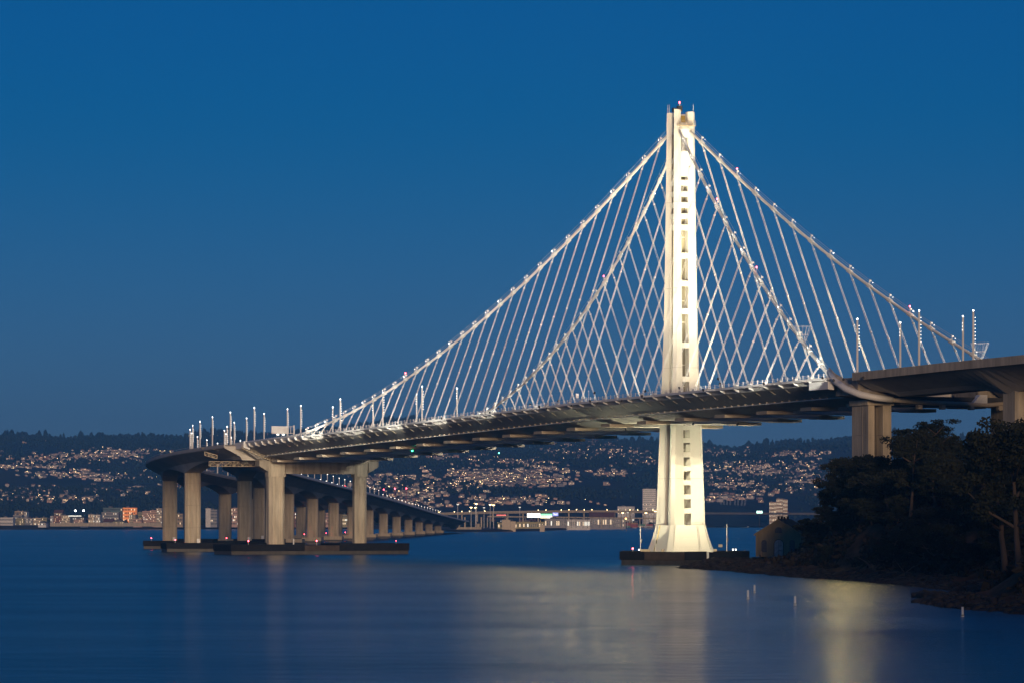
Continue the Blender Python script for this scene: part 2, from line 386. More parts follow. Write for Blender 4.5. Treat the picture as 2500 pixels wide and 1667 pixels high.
# ---- tower: four shafts tied by link plates
TW = thing('bridge_tower', 'floodlit white four-legged bridge tower carrying the cables', 'tower', BW(0, 0, 4.4), BROT)
TZ = [160, 113, 84, 62, 50, 14]; TH = [4.0, 4.44, 4.82, 5.43, 5.87, 6.85]
def th(z): return float(np.interp(z, TZ[::-1], TH[::-1]))
def shaft_sec(su, sv, z, H):
    g = 1.32; h1 = H - 1.15; k = 1.1
    p = [(g, g), (h1, g), (H, H - k), (H - k, H), (g, h1)]
    q = [(su * a, sv * b, z - 4.4) for a, b in p]
    return q if su * sv > 0 else q[::-1]
zs = [14, 32, 50, 56, 62, 73, 84, 98, 113, 128, 144]
for su in (1, -1):
    for sv in (1, -1):
        top = {(-1, 1): 160.6, (1, 1): 159.9, (-1, -1): 160.0, (1, -1): 159.6}[(su, sv)]
        m = MB().loft([shaft_sec(su, sv, z, th(z)) for z in zs + [top]])
        sh = m.build('shaft', M_TOWER, TW)
        for z in (30.5, 69.6, 97.5, 128.0):        # bolted splice joints
            s = MB().loft([shaft_sec(su, sv, z - 0.09, th(z) + 0.035), shaft_sec(su, sv, z + 0.09, th(z) + 0.035)])
            s.build('splice_joint', M_GIRDER, sh)
def zpx(y): return 16 + (HORIZON - y) / 6.886
links_w = [(zpx(900 + a / 3.136), zpx(900 + b / 3.136)) for a, b in ((470, 432), (568, 530), (676, 637), (782, 745), (890, 852), (997, 960), (1105, 1065))]
links_w += [(zpx(600 + a / 3.92), zpx(600 + b / 3.92)) for a, b in ((130, 77), (395, 343), (660, 607), (982, 932), (1302, 1252))]
links_t = [(zpx(240 + a / 4.3556), zpx(240 + b / 4.3556)) for a, b in ((703, 648), (822, 765), (940, 882), (1058, 1002), (1177, 1118), (1295, 1237), (1415, 1355))]
for z0, z1 in links_w + links_t + [(137.0, 146.0)]:
    zm = (z0 + z1) / 2; h = th(zm) - 1.15
    MB().box(-h - .05, -h + .35, -1.40, 1.40, z0 - 4.4, z1 - 4.4).build('link_plate', M_TOWER, TW)
    MB().box(h - .35, h + .05, -1.40, 1.40, z0 - 4.4, z1 - 4.4).build('link_plate', M_TOWER, TW)
for z0, z1 in links_t:
    zm = (z0 + z1) / 2; h = th(zm) - 1.15
    for sv in (1, -1):
        MB().box(-1.40, 1.40, sv * h - .2, sv * h + .2, z0 - 4.4, z1 - 4.4).build('link_plate', M_TOWER, TW)
# inner diaphragms and lift rail in the north gap, so that the openings read as recesses
for z in np.arange(18, 150, 7.5):
    MB().box(-1.3, 1.3, -1.3, 1.3, z - 4.4, z - 4.1).build('floor_plate', M_GIRDER, TW)
MB().box(-1.15, 1.15, -1.15, 1.15, 14 - 4.4, 137 - 4.4).build('gap_shade_box', mat('gap_shade_tone', (.20, .18, .12), .7, .3, .3, streak=True), TW)  # dark box added inside the gap; its colour stands in for shade
MB().box(-0.35, 1.25, 2.6, 2.9, 14 - 4.4, 152 - 4.4).build('lift_guide', M_BEAM, TW)
MB().box(-1.0, -0.8, 3.2, 3.35, 14 - 4.4, 158 - 4.4).build('lift_rail', M_DARK, TW)
for i, zc in enumerate(range(24, 150, 6)):
    MB().box(-0.55, -0.2, 2.92, 3.02, zc - 4.4, zc - 3.9).build('guide_bracket', M_DARK, TW)
# splayed skirt on the footing
def skirt_sec(z, H):
    k = 1.2 * H / 6.85; n = 0.35
    p = [(H, n - H * .14), (H, H - k), (H - k, H), (-H + k, H), (-H, H - k), (-H, -H + k), (-H + k, -H), (H - k, -H), (H, -H + k)]
    return [(a, b_, z - 4.4) for a, b_ in p]
sk = MB().loft([skirt_sec(4.5, 9.4), skirt_sec(9.6, 7.95), skirt_sec(14.0, 6.95)]).build('skirt', M_TOWER, TW)
for sgn in (1, -1):
    MB().beam((-7.4, sgn * 5.6, 10), (-9.2, sgn * 7.4, 0.3), 0.16).build('corner_seam', M_GIRDER, sk)
MB().beam((2.2, 7.0, 9.6), (2.4, 9.3, 0.4), 0.22).build('stain_streak', M_YEL, sk)
m = MB()
for q in np.linspace(0.3, 9.3, 24):
    x = -9.45 + (q / 9.6) * 2.45; m.beam((x - .12, -3.4, q), (x - .12, -2.7, q), .05)
for vv in (-3.4, -2.7): m.beam((-9.6, vv, 0.2), (-7.1, vv, 9.6), .06)
m.build('ladder', M_WHITE, TW)
m = MB()
for zz in (0.55, 1.1): m.beam((-7.2, -1.6, 9.6 + zz), (-7.2, -5.2, 9.6 + zz), .07); m.beam((-7.2, 1.6, 9.6 + zz), (-7.2, -1.6, 9.6 + zz), .07)
for vv in np.linspace(1.6, -5.2, 8): m.beam((-7.2, vv, 9.6), (-7.2, vv, 10.75), .07)
m.build('guard_rail', M_WHITE, TW)
# saddle, top platform, beacon and masts
sd = MB().loft([[(-3.2, -2.6, 146.4), (-3.2, 2.6, 146.4), (3.2, 2.6, 146.4), (3.2, -2.6, 146.4)], [(-3.6, -3.0, 149.2), (-3.6, 3.0, 149.2), (3.6, 3.0, 149.2), (3.6, -3.0, 149.2)], [(-2.4, -2.2, 151.8), (-2.4, 2.2, 151.8), (2.4, 2.2, 151.8), (2.4, -2.2, 151.8)]])
sd.build('cable_saddle', M_WHITE, TW)
m = MB()
for zz in (151.2, 152.2):
    for a, b_ in (((-5, -3.4), (-5, 3.4)), ((5, -3.4), (5, 3.4))): m.beam((*a, zz), (*b_, zz), .09)
for vv in np.linspace(-3.4, 3.4, 7): m.beam((-5, vv, 150.6), (-5, vv, 152.2), .09)
sp_ = m.build('platform_railing', M_SCAF, TW, kind='stuff'); MB().box(-5.1, -3.0, -3.4, 3.4, 150.4, 150.6).build('saddle_platform', M_SCAF, TW)
m = MB().box(-2.6, -1.2, 0.6, 2.2, 155.6, 157.6).box(0.4, 1.8, 1.2, 2.6, 155.8, 157.2); m.build('roof_equipment', M_DARK, TW)
m = MB().box(-1.3, 1.2, -1.28, 1.28, 150.7, 152.6).box(-1.2, .6, -1.2, .4, 152.6, 154.3); m.build('top_machinery', M_YEL, TW)
bc = MB().tube([(-2.4, 1.6, 157), (-2.4, 1.6, 158.6)], .09).build('beacon_mast', M_WHITE, TW)
MB().ball((-2.4, 1.6, 158.8), .3).build('beacon_lamp', L_RED, bc)
for p in ((3.4, 3.4), (-3.2, -3.4), (1.6, 3.7)): MB().tube([(*p, 155.2), (*p, 158.4)], [.1, .05]).build('lightning_rod', M_WHITE, TW)

# ---- footing of the tower
FT = thing('tower_footing', 'black panelled pier footing under the floodlit tower', 'footing', (60, 1162, 0))
fp = [(38.3, 1157.5), (60.4, 1146.5), (84.6, 1170), (80, 1186), (55, 1188), (40, 1178)]
fp = [(a - 60, b - 1162) for a, b in fp]
MB().prism([(a * .985, b * .985) for a, b in fp], -2, 2.0).build('concrete_base', M_CONCD, FT)
MB().prism([(a * .99, b * .99) for a, b in fp], 2.0, 4.3).build('cap_slab', M_CONC, FT)
def panel(a, b, z0, z1, m, off=.25, nm='fender_panel', par=None):
    a, b = Vector((*a, 0)), Vector((*b, 0)); d = (b - a).normalized(); nrm = Vector((d.y, -d.x, 0)) * off
    mb = MB().hexa([(a.x, a.y, z0), (a.x + nrm.x, a.y + nrm.y, z0), (b.x + nrm.x, b.y + nrm.y, z0), (b.x, b.y, z0), (a.x, a.y, z1), (a.x + nrm.x, a.y + nrm.y, z1), (b.x + nrm.x, b.y + nrm.y, z1), (b.x, b.y, z1)])
    return mb.build(nm, m, par)
def lerp2(a, b, t): return (a[0] + (b[0] - a[0]) * t, a[1] + (b[1] - a[1]) * t)
A_, B_, C_ = fp[0], fp[1], fp[2]
panel(A_, lerp2(A_, B_, .38), 1.75, 4.75, M_FENDER, .3, par=FT)
panel(lerp2(A_, B_, .385), B_, 1.6, 4.7, M_FENDERB, .45, par=FT)
panel(B_, lerp2(B_, C_, .33), 1.75, 4.75, M_FENDER, .3, par=FT)
panel(lerp2(B_, C_, .365), C_, 1.75, 4.75, M_FENDER, .3, par=FT)
panel(lerp2(B_, C_, .335), lerp2(B_, C_, .36), .4, 4.6, M_WHITE, .5, 'water_gauge', FT)
for k in range(2, 6): panel(fp[k], fp[(k + 1) % 6], 1.75, 4.75, M_FENDER, .3, par=FT)
for p, hh in (((45.5, 1160), 9.2), ((50.6, 1155), 8.6), ((76.5, 1166), 10.0)):
    mm = MB().tube([(p[0] - 60, p[1] - 1162, 4.3), (p[0] - 60, p[1] - 1162, 4.3 + hh)], .14); mm.build('lamp_pole', M_WHITE, FT)
    MB().box(p[0] - 59.85, p[0] - 59.5, p[1] - 1162.2, p[1] - 1161.8, 4.3 + hh * .38, 4.3 + hh * .52).build('flood_lamp', M_DARK, FT)
for p, s in (((47, 1153.9), 3.5), ((55, 1150.6), 5), ((71.5, 1161.5), 2.5)):
    MB().box(p[0] - 60 - s / 2, p[0] - 60 + s / 2, p[1] - 1162 + 1.2, p[1] - 1162 + 2.6, 4.3, 5.5).build('equipment_box', M_CONC, FT)
MB().box(13.2, 14.6, -1.5, -.6, 6.2, 7.2).build('equipment_box', M_CONC2, FT)
MB().tube([(-17.2, -1.5, 4.7), (-17.2, -1.5, 5.5)], .1).build('lamp_stem', M_WHITE, FT)
MB().ball((-17.2, -1.5, 5.7), .28).build('navigation_lamp', L_RED, FT)
MB().ball((-15.0, -1.5, 5.3), .24).build('work_lamp', L_WHITE, FT)
for dx in (0, 1.0): MB().ball((18.6 + dx, 2.6, 5.3), .26).build('work_lamp', L_WHITE, FT)

# ---- the suspension span: two box girders, crossbeams, cable, suspenders
SP = thing('suspension_span', 'twin steel deck of the suspension span hung from white cables', 'bridge', BW(0, 0, 0), BROT)
US = np.arange(-172, 386, 6.0)
def girder_sec(u, sgn):
    z = deck_z(u); x = u
    p = [(33.6, -.35), (33.2, -1.9), (25.2, -5.3), (17.2, -7.4), (13.6, -7.4), (8.2, -2.2), (8.2, -.35)]
    q = [(x, sgn * v, z + dz) for v, dz in p]
    return q if sgn > 0 else q[::-1]
for sgn, lab in ((1, 'near box girder with dark grey sloping side'), (-1, 'far box girder')):
    gd_ = MB().loft([girder_sec(u, sgn) for u in US]).build('deck_girder', M_GIRDER, SP); gd_['label'] = lab
    rs = MB().loft([[(u, sgn * 9, deck_z(u) - .34), (u, sgn * 33, deck_z(u) - .34), (u, sgn * 33, deck_z(u) - .2), (u, sgn * 9, deck_z(u) - .2)][::(-1 if sgn > 0 else 1)] for u in US]).build('roadway', M_ASPH, gd_)
    MB().loft([[(u, sgn * 33.65, deck_z(u) - .75), (u, sgn * 34.9, deck_z(u) - .75), (u, sgn * 34.9, deck_z(u) + .05), (u, sgn * 33.65, deck_z(u) + .05)][::(-1 if sgn > 0 else 1)] for u in US]).build('edge_beam', M_WHITE, SP)
    m = MB().loft([[(u, sgn * 25.5, deck_z(u) - 5.75), (u, sgn * 25.9, deck_z(u) - 5.75), (u, sgn * 25.9, deck_z(u) - 5.45), (u, sgn * 25.5, deck_z(u) - 5.45)][::(-1 if sgn > 0 else 1)] for u in US])
    m.build('maintenance_rail', M_WHITE, gd_)
    m = MB()
    for u in np.arange(-170, 384, 5.0): m.box(u - .12, u + .12, *sorted((sgn * 25.2, sgn * 26.0)), deck_z(u) - 5.5, deck_z(u) - 5.0)
    m.build('rail_hangers', M_BEAM, gd_, kind='stuff')
    m = MB()
    for u in np.arange(-172, 386, 3.3333):
        z = deck_z(u); m.box(u - .07, u + .07, *sorted((sgn * 34.4, sgn * 34.54)), z, z + 1.35)
    for zz in (.55, 1.0):
        m.loft([[(u, sgn * 34.42, deck_z(u) + zz), (u, sgn * 34.5, deck_z(u) + zz), (u, sgn * 34.5, deck_z(u) + zz + .07), (u, sgn * 34.42, deck_z(u) + zz + .07)] for u in US])
    m.build('railing', M_WHITE, SP, kind='stuff')
    for u in np.arange(-170, 331, 10.0):
        z = deck_z(u); m = MB()
        for o in (0,):
            a = sorted((sgn * 32.6, sgn * 34.85))
            pts = [(34.95, -.76), (32.8, -1.2), (32.7, -2.0), (34.95, -1.1)]
            q0 = [(u - .2, sgn * a_, z + b_) for a_, b_ in pts]; q1 = [(u + .2, sgn * a_, z + b_) for a_, b_ in pts]
            m.loft([q0, q1])
        br = m.build('edge_bracket', M_WHITE, SP)
        MB().beam((u, sgn * 32.4, z - 2.3), (u + .6, sgn * 30.4, z - 3.3), .1).build('bracket_strut', M_SCAF, br)
for u in np.arange(-165, 380, 30.0):
    z = deck_z(u)
    cb = MB().box(u - 3.5, u + 3.5, -16.5, 16.5, z - 8.35, z - 3.0).build('crossbeam', M_GIRDER, SP)
    for sgn in (1, -1):
        MB().box(u - 3.7, u + 3.7, *sorted((sgn * 13.0, sgn * 22.5)), z - 8.5, z - 7.45).build('beam_shoe', M_BEAM, cb)
# main cable: four runs from the saddle to the deck
def cable_run(us, sgn):
    pts = [cable_pt(u, sgn) for u in us]
    return MB().tube(pts, .52, 8).build('main_cable', M_WHITE, SP, smooth=True)
bandm = MB().tube([(-1.0, 0, 0), (1.0, 0, 0)], .78, 8).mesh('cable_band', M_WHITE)
BANDS = []
SUSP_U = [u for u in range(-160, 301, 10) if u != 0]
for sgn in (1, -1):
    for rng in (np.linspace(.5, 382, 70), np.linspace(-.5, -171, 36)):
        cr = cable_run(rng, sgn)
        hand = MB()
        for off in (.55, -.55):
            pts = [cable_pt(u, sgn) + Vector((0, off, 1.75)) for u in rng if u < 300]
            hand.tube(pts, .035, 4)
        hand.build('hand_rope', M_ROPE, cr)
        for u in [q for q in SUSP_U if (q > 0) == (rng[1] > 0)]:
            p = cable_pt(u, sgn); d = (cable_pt(u + 1, sgn) - cable_pt(u - 1, sgn)).normalized()
            o = link('cable_band', bandm, cr); o.location = p; o.rotation_euler = d.to_track_quat('X', 'Z').to_euler()
            m = MB().tube([p + Vector((0, 0, .6)), p + Vector((0, 0, 2.3))], .09, 4).tube([p + Vector((.6, sgn * .35, .5)), p + Vector((.6, sgn * .5, 2.0))], .09, 4)
            m.box(p.x - .25, p.x + .25, p.y - .6, p.y - .1, p.z + 1.5, p.z + 2.05)
            m.build('band_fitting', M_WHITE, cr)
            e = p + Vector((-.5, sgn * 1.0, 1.1)); MB().ball(e, .11 if u % 40 else .17, n=5, rings=3).build('cable_lamp', L_WHITE if u % 40 else L_STAR, cr)
# suspenders: pairs of ropes with a spacer
for sgn in (1, -1):
    for u in SUSP_U:
        p = cable_pt(u, sgn); q = Vector((u, sgn * 34.3, deck_z(u) + .1))
        if p.z - q.z < 1.5: continue
        L = (q - p).length; m = MB()
        for o in (-.4, .4):
            a = p + Vector((o * .35, 0, -.5)); k = p + (q - p) * min(.3, 3.0 / L) + Vector((o, 0, 0))
            m.tube([a, k, q + Vector((o, 0, 0))], .078, 5)
        m.build('suspender', M_ROPE, SP)
        c0 = p + (q - p) * min(.3, 3.0 / L); c1 = p + (q - p) * .5
        for c_ in ([c0, c1] if L > 22 else [c0]): MB().box(c_.x - .5, c_.x + .5, c_.y - .16, c_.y + .16, c_.z - .25, c_.z + .25).build('rope_spacer', M_WHITE, SP)
        s = MB().box(u - .8, u + .8, q.y - .35, q.y + .35, q.z - .2, q.z + .45); s.build('rope_socket', M_WHITE, SP)
# red obstruction lamps on the cable
for u, sgn in ((-50, 1), (-95, 1), (100, -1), (200, 1), (-120, -1), (-30, -1)):
    p = cable_pt(u, sgn); st_ = MB().tube([p + Vector((0, 0, .6)), p + Vector((0, 0, 2.4))], .07, 4).build('lamp_stem', M_WHITE, SP); MB().ball(p + Vector((0, 0, 2.7)), .26, n=5, rings=3).build('obstruction_lamp', L_RED, st_)
# where the cable runs beside the deck at the east end
for sgn in (1, -1):
    for u in np.arange(302, 384, 9.0):
        z = deck_z(u); MB().loft([[(u - 1.1, sgn * a_, z + b_) for a_, b_ in ((35.9, .1), (33.6, .1), (33.5, -1.9), (35.3, -1.3))], [(u + 1.1, sgn * a_, z + b_) for a_, b_ in ((35.9, .1), (33.6, .1), (33.5, -1.9), (35.3, -1.3))]]).build('cable_clamp', M_WHITE, SP)
    z = deck_z(386)
    MB().loft([[(378, sgn * a_, z + b_) for a_, b_ in ((36.4, 1.2), (33.4, 1.4), (33.4, -2.6), (36.4, -1.6))], [(392, sgn * a_, z + b_) for a_, b_ in ((36.2, .6), (33.2, 1.0), (33.2, -3.4), (36.2, -2.4))]]).build('anchor_housing', M_WHITE, SP)
# green channel lamps under the deck
for u, v in ((222, 15), (236, -30)):
    lo = MB().tube([(u, v, deck_z(u) - 7.4), (u, v, deck_z(u) - 9.0)], .1, 4).build('lamp_stem', M_DARK, SP); MB().ball((u, v, deck_z(u) - 9.3), .3).build('channel_lamp', L_GREEN, lo)
# wire cages round the cable near deck level
def cable_cage(u, sgn):
    p = cable_pt(u, sgn); m = MB(); up = 1
    ring = []
    for k, (r, h) in enumerate(((.9, 0), (1.9, 2.4), (2.9, 5.0))):
        ring.append([p + Vector((r * cos(a), r * sin(a), h)) for a in np.linspace(0, 2 * pi, 15)[:-1]])
        m.tube(ring[-1] + [ring[-1][0]], .035, 3)
    for i in range(14): m.tube([ring[0][i], ring[1][i], ring[2][i]], .03, 3)
    m.build('cable_cage', M_ROPE, SP)
cable_cage(-143, 1); cable_cage(-153, -1); cable_cage(285, -1)

# floodlights of the tower, and lamps added for the cables and the water
def flood(name, pos, target, power, size_deg, col, par, blend=0.6, soft=.6, body=True):
    pos, target = Vector(pos), Vector(target)
    d = bpy.data.lights.new(name, 'SPOT'); d.energy = power; d.spot_size = radians(size_deg); d.spot_blend = blend; d.color = col; d.shadow_soft_size = soft
    o = bpy.data.objects.new(name, d); C.objects.link(o); o.parent = par; o.location = pos
    o.rotation_euler = (target - pos).to_track_quat('-Z', 'Y').to_euler()
    if body:
        b0 = pos - (target - pos).normalized() * .9
        MB().tube([b0, pos - (target - pos).normalized() * .15], [.25, .42], 8).build('floodlight', M_DARK, par)
WARM = (1.0, 0.87, 0.56)
K_T = 1.65
for su in (1, -1):
    for sv in (1, -1):
        kk = K_T * (.55 if (su, sv) == (1, 1) else 1)
        flood('tower_flood', (su * 36, sv * 31, deck_z(su * 36) + 2), (0, sv * 1.5, 84), 40000 * kk, 52, WARM, SP)
        flood('tower_flood', (su * 62, sv * 31, deck_z(su * 62) + 2), (0, sv * 1.5, 114), 190000 * kk, 42, WARM, SP)
        flood('tower_flood', (su * 92, sv * 31, deck_z(su * 92) + 2), (0, sv * 1.5, 143), 620000 * kk, 30, WARM, SP)
        flood('soffit_flood', (su * 27, sv * 8.5, deck_z(su * 27) - 8.9), (0, 0, 26), 60000 * kk, 90, (1.0, .90, .58), SP, blend=1.0)
    flood('tower_flood', (su * 50, 10.5, deck_z(su * 50) + 6), (0, 1.0, 112), 60000 * K_T, 60, WARM, SP)
for (x, y, pw) in ((39.8, 1158.2, 85000), (83, 1170.5, 85000), (60, 1185, 40000)):
    flood('footing_flood', (x - 60, y - 1162, 5.0), (0, 0, 40), pw * K_T, 86, (1.0, .91, .60), FT, blend=1.0)
for sgn in (1, -1):  # spots on arms, added to brighten the ropes and cables
    for u in (-176, -138, -96, -50, -8, 36, 82, 130, 178, 226, 272):
        uu = u + (52 if u < 220 else 34); p = cable_pt(uu if abs(uu) > 2 else 3, sgn); z = deck_z(u)
        hgt = max(10, p.z - z); dist = math.hypot(52, hgt * .6)
        MB().beam((u, sgn * 34.9, z - .4), (u, sgn * 39.2, z - .6), .14).build('fill_arm', M_WHITE, SP)
        flood('cable_fill', (u, sgn * 39.0, z - .3), (uu, sgn * (34 + abs(p.y)) / 2, z + hgt * .55), (44 if u > -20 else 22) * dist ** 2, 68, (1.0, .95, .80), SP, blend=1.0)
for u, pw in ((118, 900), (98, 1800), (78, 2900), (58, 3900), (36, 4800), (14, 5400), (-8, 5600), (-28, 5600), (-46, 5200), (-178, 6500), (-184, 6500), (-196, 3600)):
    z = deck_z(u); flood('water_fill', (u, 36.2, z - 1.2), (u - 150, 110, -10), pw * (1.15 if u < -100 else 1.0), 70, (1.0, .78, .30), SP, blend=1.0, soft=1.5)  # added spots imitating floodlight spill, for the golden glow on the water
for sgn in (1, -1):
    for u in SUSP_U:
        p = cable_pt(u, sgn); d = bpy.data.lights.new('band_light', 'POINT'); d.energy = 260; d.color = (1.0, .94, .78); d.shadow_soft_size = .15
        o = bpy.data.objects.new('band_light', d); C.objects.link(o); o.parent = SP; o.location = p + Vector((-.9, sgn * 1.6, 1.3))

# ================================================================== PIERS, VIADUCTS, APPROACH
def col_sec(x, y, wx, wy, ch, z, gx=0.0):
    """chamfered rectangle with shallow grooves in the two long faces"""
    a, b = wx / 2, wy / 2
    p = [(a, -b + ch), (a, -b * .36 - .17), (a - gx, -b * .36 - .17), (a - gx, -b * .36 + .17), (a, -b * .36 + .17), (a, b * .36 - .17), (a - gx, b * .36 - .17), (a - gx, b * .36 + .17), (a, b * .36 + .17), (a, b - ch), (a - ch, b),
         (-a + ch, b), (-a, b - ch), (-a, b * .36 + .17), (-a + gx, b * .36 + .17), (-a + gx, b * .36 - .17), (-a, b * .36 - .17), (-a, -b * .36 + .17), (-a + gx, -b * .36 + .17), (-a + gx, -b * .36 - .17), (-a, -b * .36 - .17), (-a, -b + ch), (-a + ch, -b), (a - ch, -b)]
    return [(x + i, y + j, z) for i, j in p]

# ---- east pier of the suspension span
EP = thing('bridge_pier', 'two-column concrete pier with a deep crossbeam at the east end of the span', 'pier', BW(385, 0, 0), BROT)
for v, wv in ((18.6, 7.6), (-22.6, 5.9)):
    c = MB().loft([col_sec(0, v, 6.0, wv, 1.5, z, .4) for z in (3.0, 35.6)]).build('column', M_CONC, EP)
    MB().loft([col_sec(0, v, 7.0, wv + .9, 1.1, z) for z in (35.6, 43.0)]).build('column_head', M_CONC, c)
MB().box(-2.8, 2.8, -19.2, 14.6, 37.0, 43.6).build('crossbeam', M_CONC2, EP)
for sg, v0 in ((1, 22.6), (-1, -26.2)):
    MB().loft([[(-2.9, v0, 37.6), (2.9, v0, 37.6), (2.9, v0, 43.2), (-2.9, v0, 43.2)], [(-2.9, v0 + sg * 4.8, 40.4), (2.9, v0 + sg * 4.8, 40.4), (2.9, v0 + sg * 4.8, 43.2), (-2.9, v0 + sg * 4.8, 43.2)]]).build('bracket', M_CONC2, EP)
for v in (16, 22, -20, -25): MB().box(-1.6, 1.6, v - 1.2, v + 1.2, 43.0, 44.4).build('bearing', M_DARK, EP)
for v0, v1, zt in ((9, 44.5, 4.6), (-8, 9, 4.1), (-42.5, -8, 5.0)):
    MB().box(-13, 13, v0 + .05, v1 - .05, 1.6, zt).build('fender_panel', M_FENDER if zt != 4.1 else M_FENDERB, EP)
MB().box(-12.6, 12.6, -42.1, 44.1, -2, 1.6).build('footing', M_CONCD, EP)
for v, s in ((36, .42), (3, .45), (-36, .25)):
    st_ = MB().tube([(-12.5, v, 4.2), (-12.5, v, 5.9)], .1, 4).build('lamp_stem', M_WHITE, EP); MB().ball((-12.5, v, 6.2), s * .7).build('navigation_lamp', L_RED, st_)
MB().box(-12.3, -11.9, 13.9, 14.3, 4.2, 7.2).build('marker_post', M_WHITE, EP)

# ---- path of the twin viaducts east of the pier
_st = np.arange(-40, 2700, 2.0); _h = np.where(_st < -37.36, 0, np.clip(_st + 37.36, 0, 477.8) * 9.259e-4)
_u = 385 + np.cumsum(np.cos(_h)) * 2; _v = -np.cumsum(np.sin(_h)) * 2
_i0 = int(np.argmin(abs(_st))); _u += 385 - _u[_i0]; _v += 8.46 - _v[_i0]
def path(s, off):
    u, v, h = np.interp(s, _st, _u), np.interp(s, _st, _v), np.interp(s, _st, _h)
    blend = max(0.0, 1 - max(s, 0) / 160.0)                      # meets the straight span at its end
    return float(u + off * np.sin(h)), float(v + off * np.cos(h)), float(h)
def sky_z(s): return float(np.interp(s, [-40, 0, 100, 200, 280, 491, 663, 944, 1325, 1878, 2417, 2700], [51.2, 50.3, 49.0, 47.5, 46.4, 43.4, 40.9, 37.4, 31.9, 22.4, 15.0, 12.5]))
PIER_S = [132.2 + 160 * k for k in range(14)]
def haunch(s):
    d = min(abs(s - q) for q in PIER_S + [-28, 2372 + 160]); t = min(1, d / 80)
    return 9.6 - 4.0 * (1 - (1 - t) ** 2)
M_SKY = mat('viaduct_concrete', (0.50, 0.45, 0.38), 0.85, 0.16, 0.1)
M_BARR = mat('barrier_concrete', (0.46, 0.43, 0.39), 0.8, 0.12, 0.2)
base = BW(385, 0, 0)
for sgn, nm in ((1, 'near'), (-1, 'far')):
    V = thing('viaduct', 'haunched concrete viaduct deck curving away on the %s side' % ('near left' if sgn > 0 else 'right, lined with lamps'), 'viaduct', BW(0, 0, 0), BROT)
    SS = np.concatenate([np.arange(4 if sgn > 0 else 4, 900, 5.0), np.arange(900, 2560, 8.0)])
    g, top, bar, bar2, rail = [], [], [], [], []
    for s in SS:
        z = sky_z(s); d = haunch(s); t = (d - 5.6) / 4.0
        prof = [(33.2, -.5), (33.2, -1.5), (25.9, -5.2), (25.0 - .8 * t, -d), (15.8 + .8 * t, -d), (15.0, -5.2), (8.2, -1.5), (8.2, -.5)]
        def sec(pr):
            q = [(*path(s, sgn * o)[:2], z + dz) for o, dz in pr]
            return q if sgn > 0 else q[::-1]
        g.append(sec(prof)); top.append(sec([(32.9, -.49), (8.5, -.49), (8.5, -.4), (32.9, -.4)][::-1]))
        bar.append(sec([(33.5, -1.25), (33.5, .25), (33.0, .25), (33.0, -1.25)][::-1])); bar2.append(sec([(8.5, -.9), (8.5, .25), (8.0, .25), (8.0, -.9)][::-1]))
        rail.append(sec([(33.35, .9), (33.35, 1.0), (33.2, 1.0), (33.2, .9)][::-1]))
    gb = MB().loft(g).build('box_girder', M_SKY, V)
    MB().loft(top).build('roadway', M_ASPH, V); MB().loft(bar).build('barrier', M_BARR, V); MB().loft(bar2).build('barrier', M_BARR, V)
    MB().loft(rail).build('railing', M_WHITE, V)
    if sgn < 0:
        m = MB().loft([[(*path(s, -o)[:2], sky_z(s) + dz) for o, dz in ((33.6, -.9), (38.0, -.9), (38.0, -.55), (33.6, -.55))] for s in SS]); m.build('footpath', M_BARR, V)
        m = MB().loft([[(*path(s, -o)[:2], sky_z(s) + dz) for o, dz in ((37.9, -.5), (38.0, -.5), (38.0, .75), (37.9, .75))] for s in SS]); m.build('footpath_railing', M_WHITE, V)
    for k, s in enumerate(PIER_S):
        u, v, h = path(s, sgn * 20.4)
        if k in (6, 7, 8, 9, 10, 11, 12, 13) and sgn > 0 and k > 9: continue      # hidden behind the nearer rows
        near = k <= 2; mid = k == 3
        P = thing('viaduct_pier', '%s concrete pier from the span under the %s viaduct' % (ORD(k), 'near left' if sgn > 0 else 'right-hand'), 'pier', BW(u, v, 0), BROT - h, 'piers under the %s viaduct' % nm)
        zt = sky_z(s) - haunch(s) + .3
        MB().loft([col_sec(0, 0, 5.6, 7.9, 1.2, z, .45) for z in (2.5, zt)]).build('column', M_CONC, P)
        for zr in np.arange(12, zt - 3, 11): MB().loft([col_sec(0, 0, 5.66, 7.96, 1.2, zr - .07, .2), col_sec(0, 0, 5.66, 7.96, 1.2, zr + .07, .2)]).build('pour_joint', M_CONC2, P)
        if near:
            MB().box(-10.2, 10.2, -14.5, 14.5, 1.5, 4.4).build('fender', M_FENDER, P); MB().box(-9.8, 9.8, -14.1, 14.1, -2, 1.5).build('pile_cap', M_CONCD, P)
        elif mid:
            MB().box(-9, 9, -10, 10, 1.2, 3.4).build('pile_cap', M_CONC, P); MB().box(-8.6, 8.6, -9.6, 9.6, -2, 1.2).build('waterline_base', M_CONCD, P)
        else:
            MB().box(-7.5, 7.5, -6.8, 6.8, 1.1, 3.6).build('pile_cap', M_CONC, P); MB().box(-7.2, 7.2, -6.5, 6.5, -2, 1.1).build('waterline_base', M_CONCD, P)
        if (sgn > 0 and k < 2) or (sgn < 0 and k in (1, 4, 5, 6)):
            yy = 10 if near else 5; st_ = MB().tube([(-9.8 if near else -7, yy, 3.6), (-9.8 if near else -7, yy, 5.6)], .1, 4).build('lamp_stem', M_WHITE, P); MB().ball((-9.8 if near else -7, yy, 5.9), .29).build('navigation_lamp', L_RED, st_)
        if near: MB().box(-5, -4.2, -3, -1.5, 4.4, 6.4).build('access_ladder', M_WHITE, P)

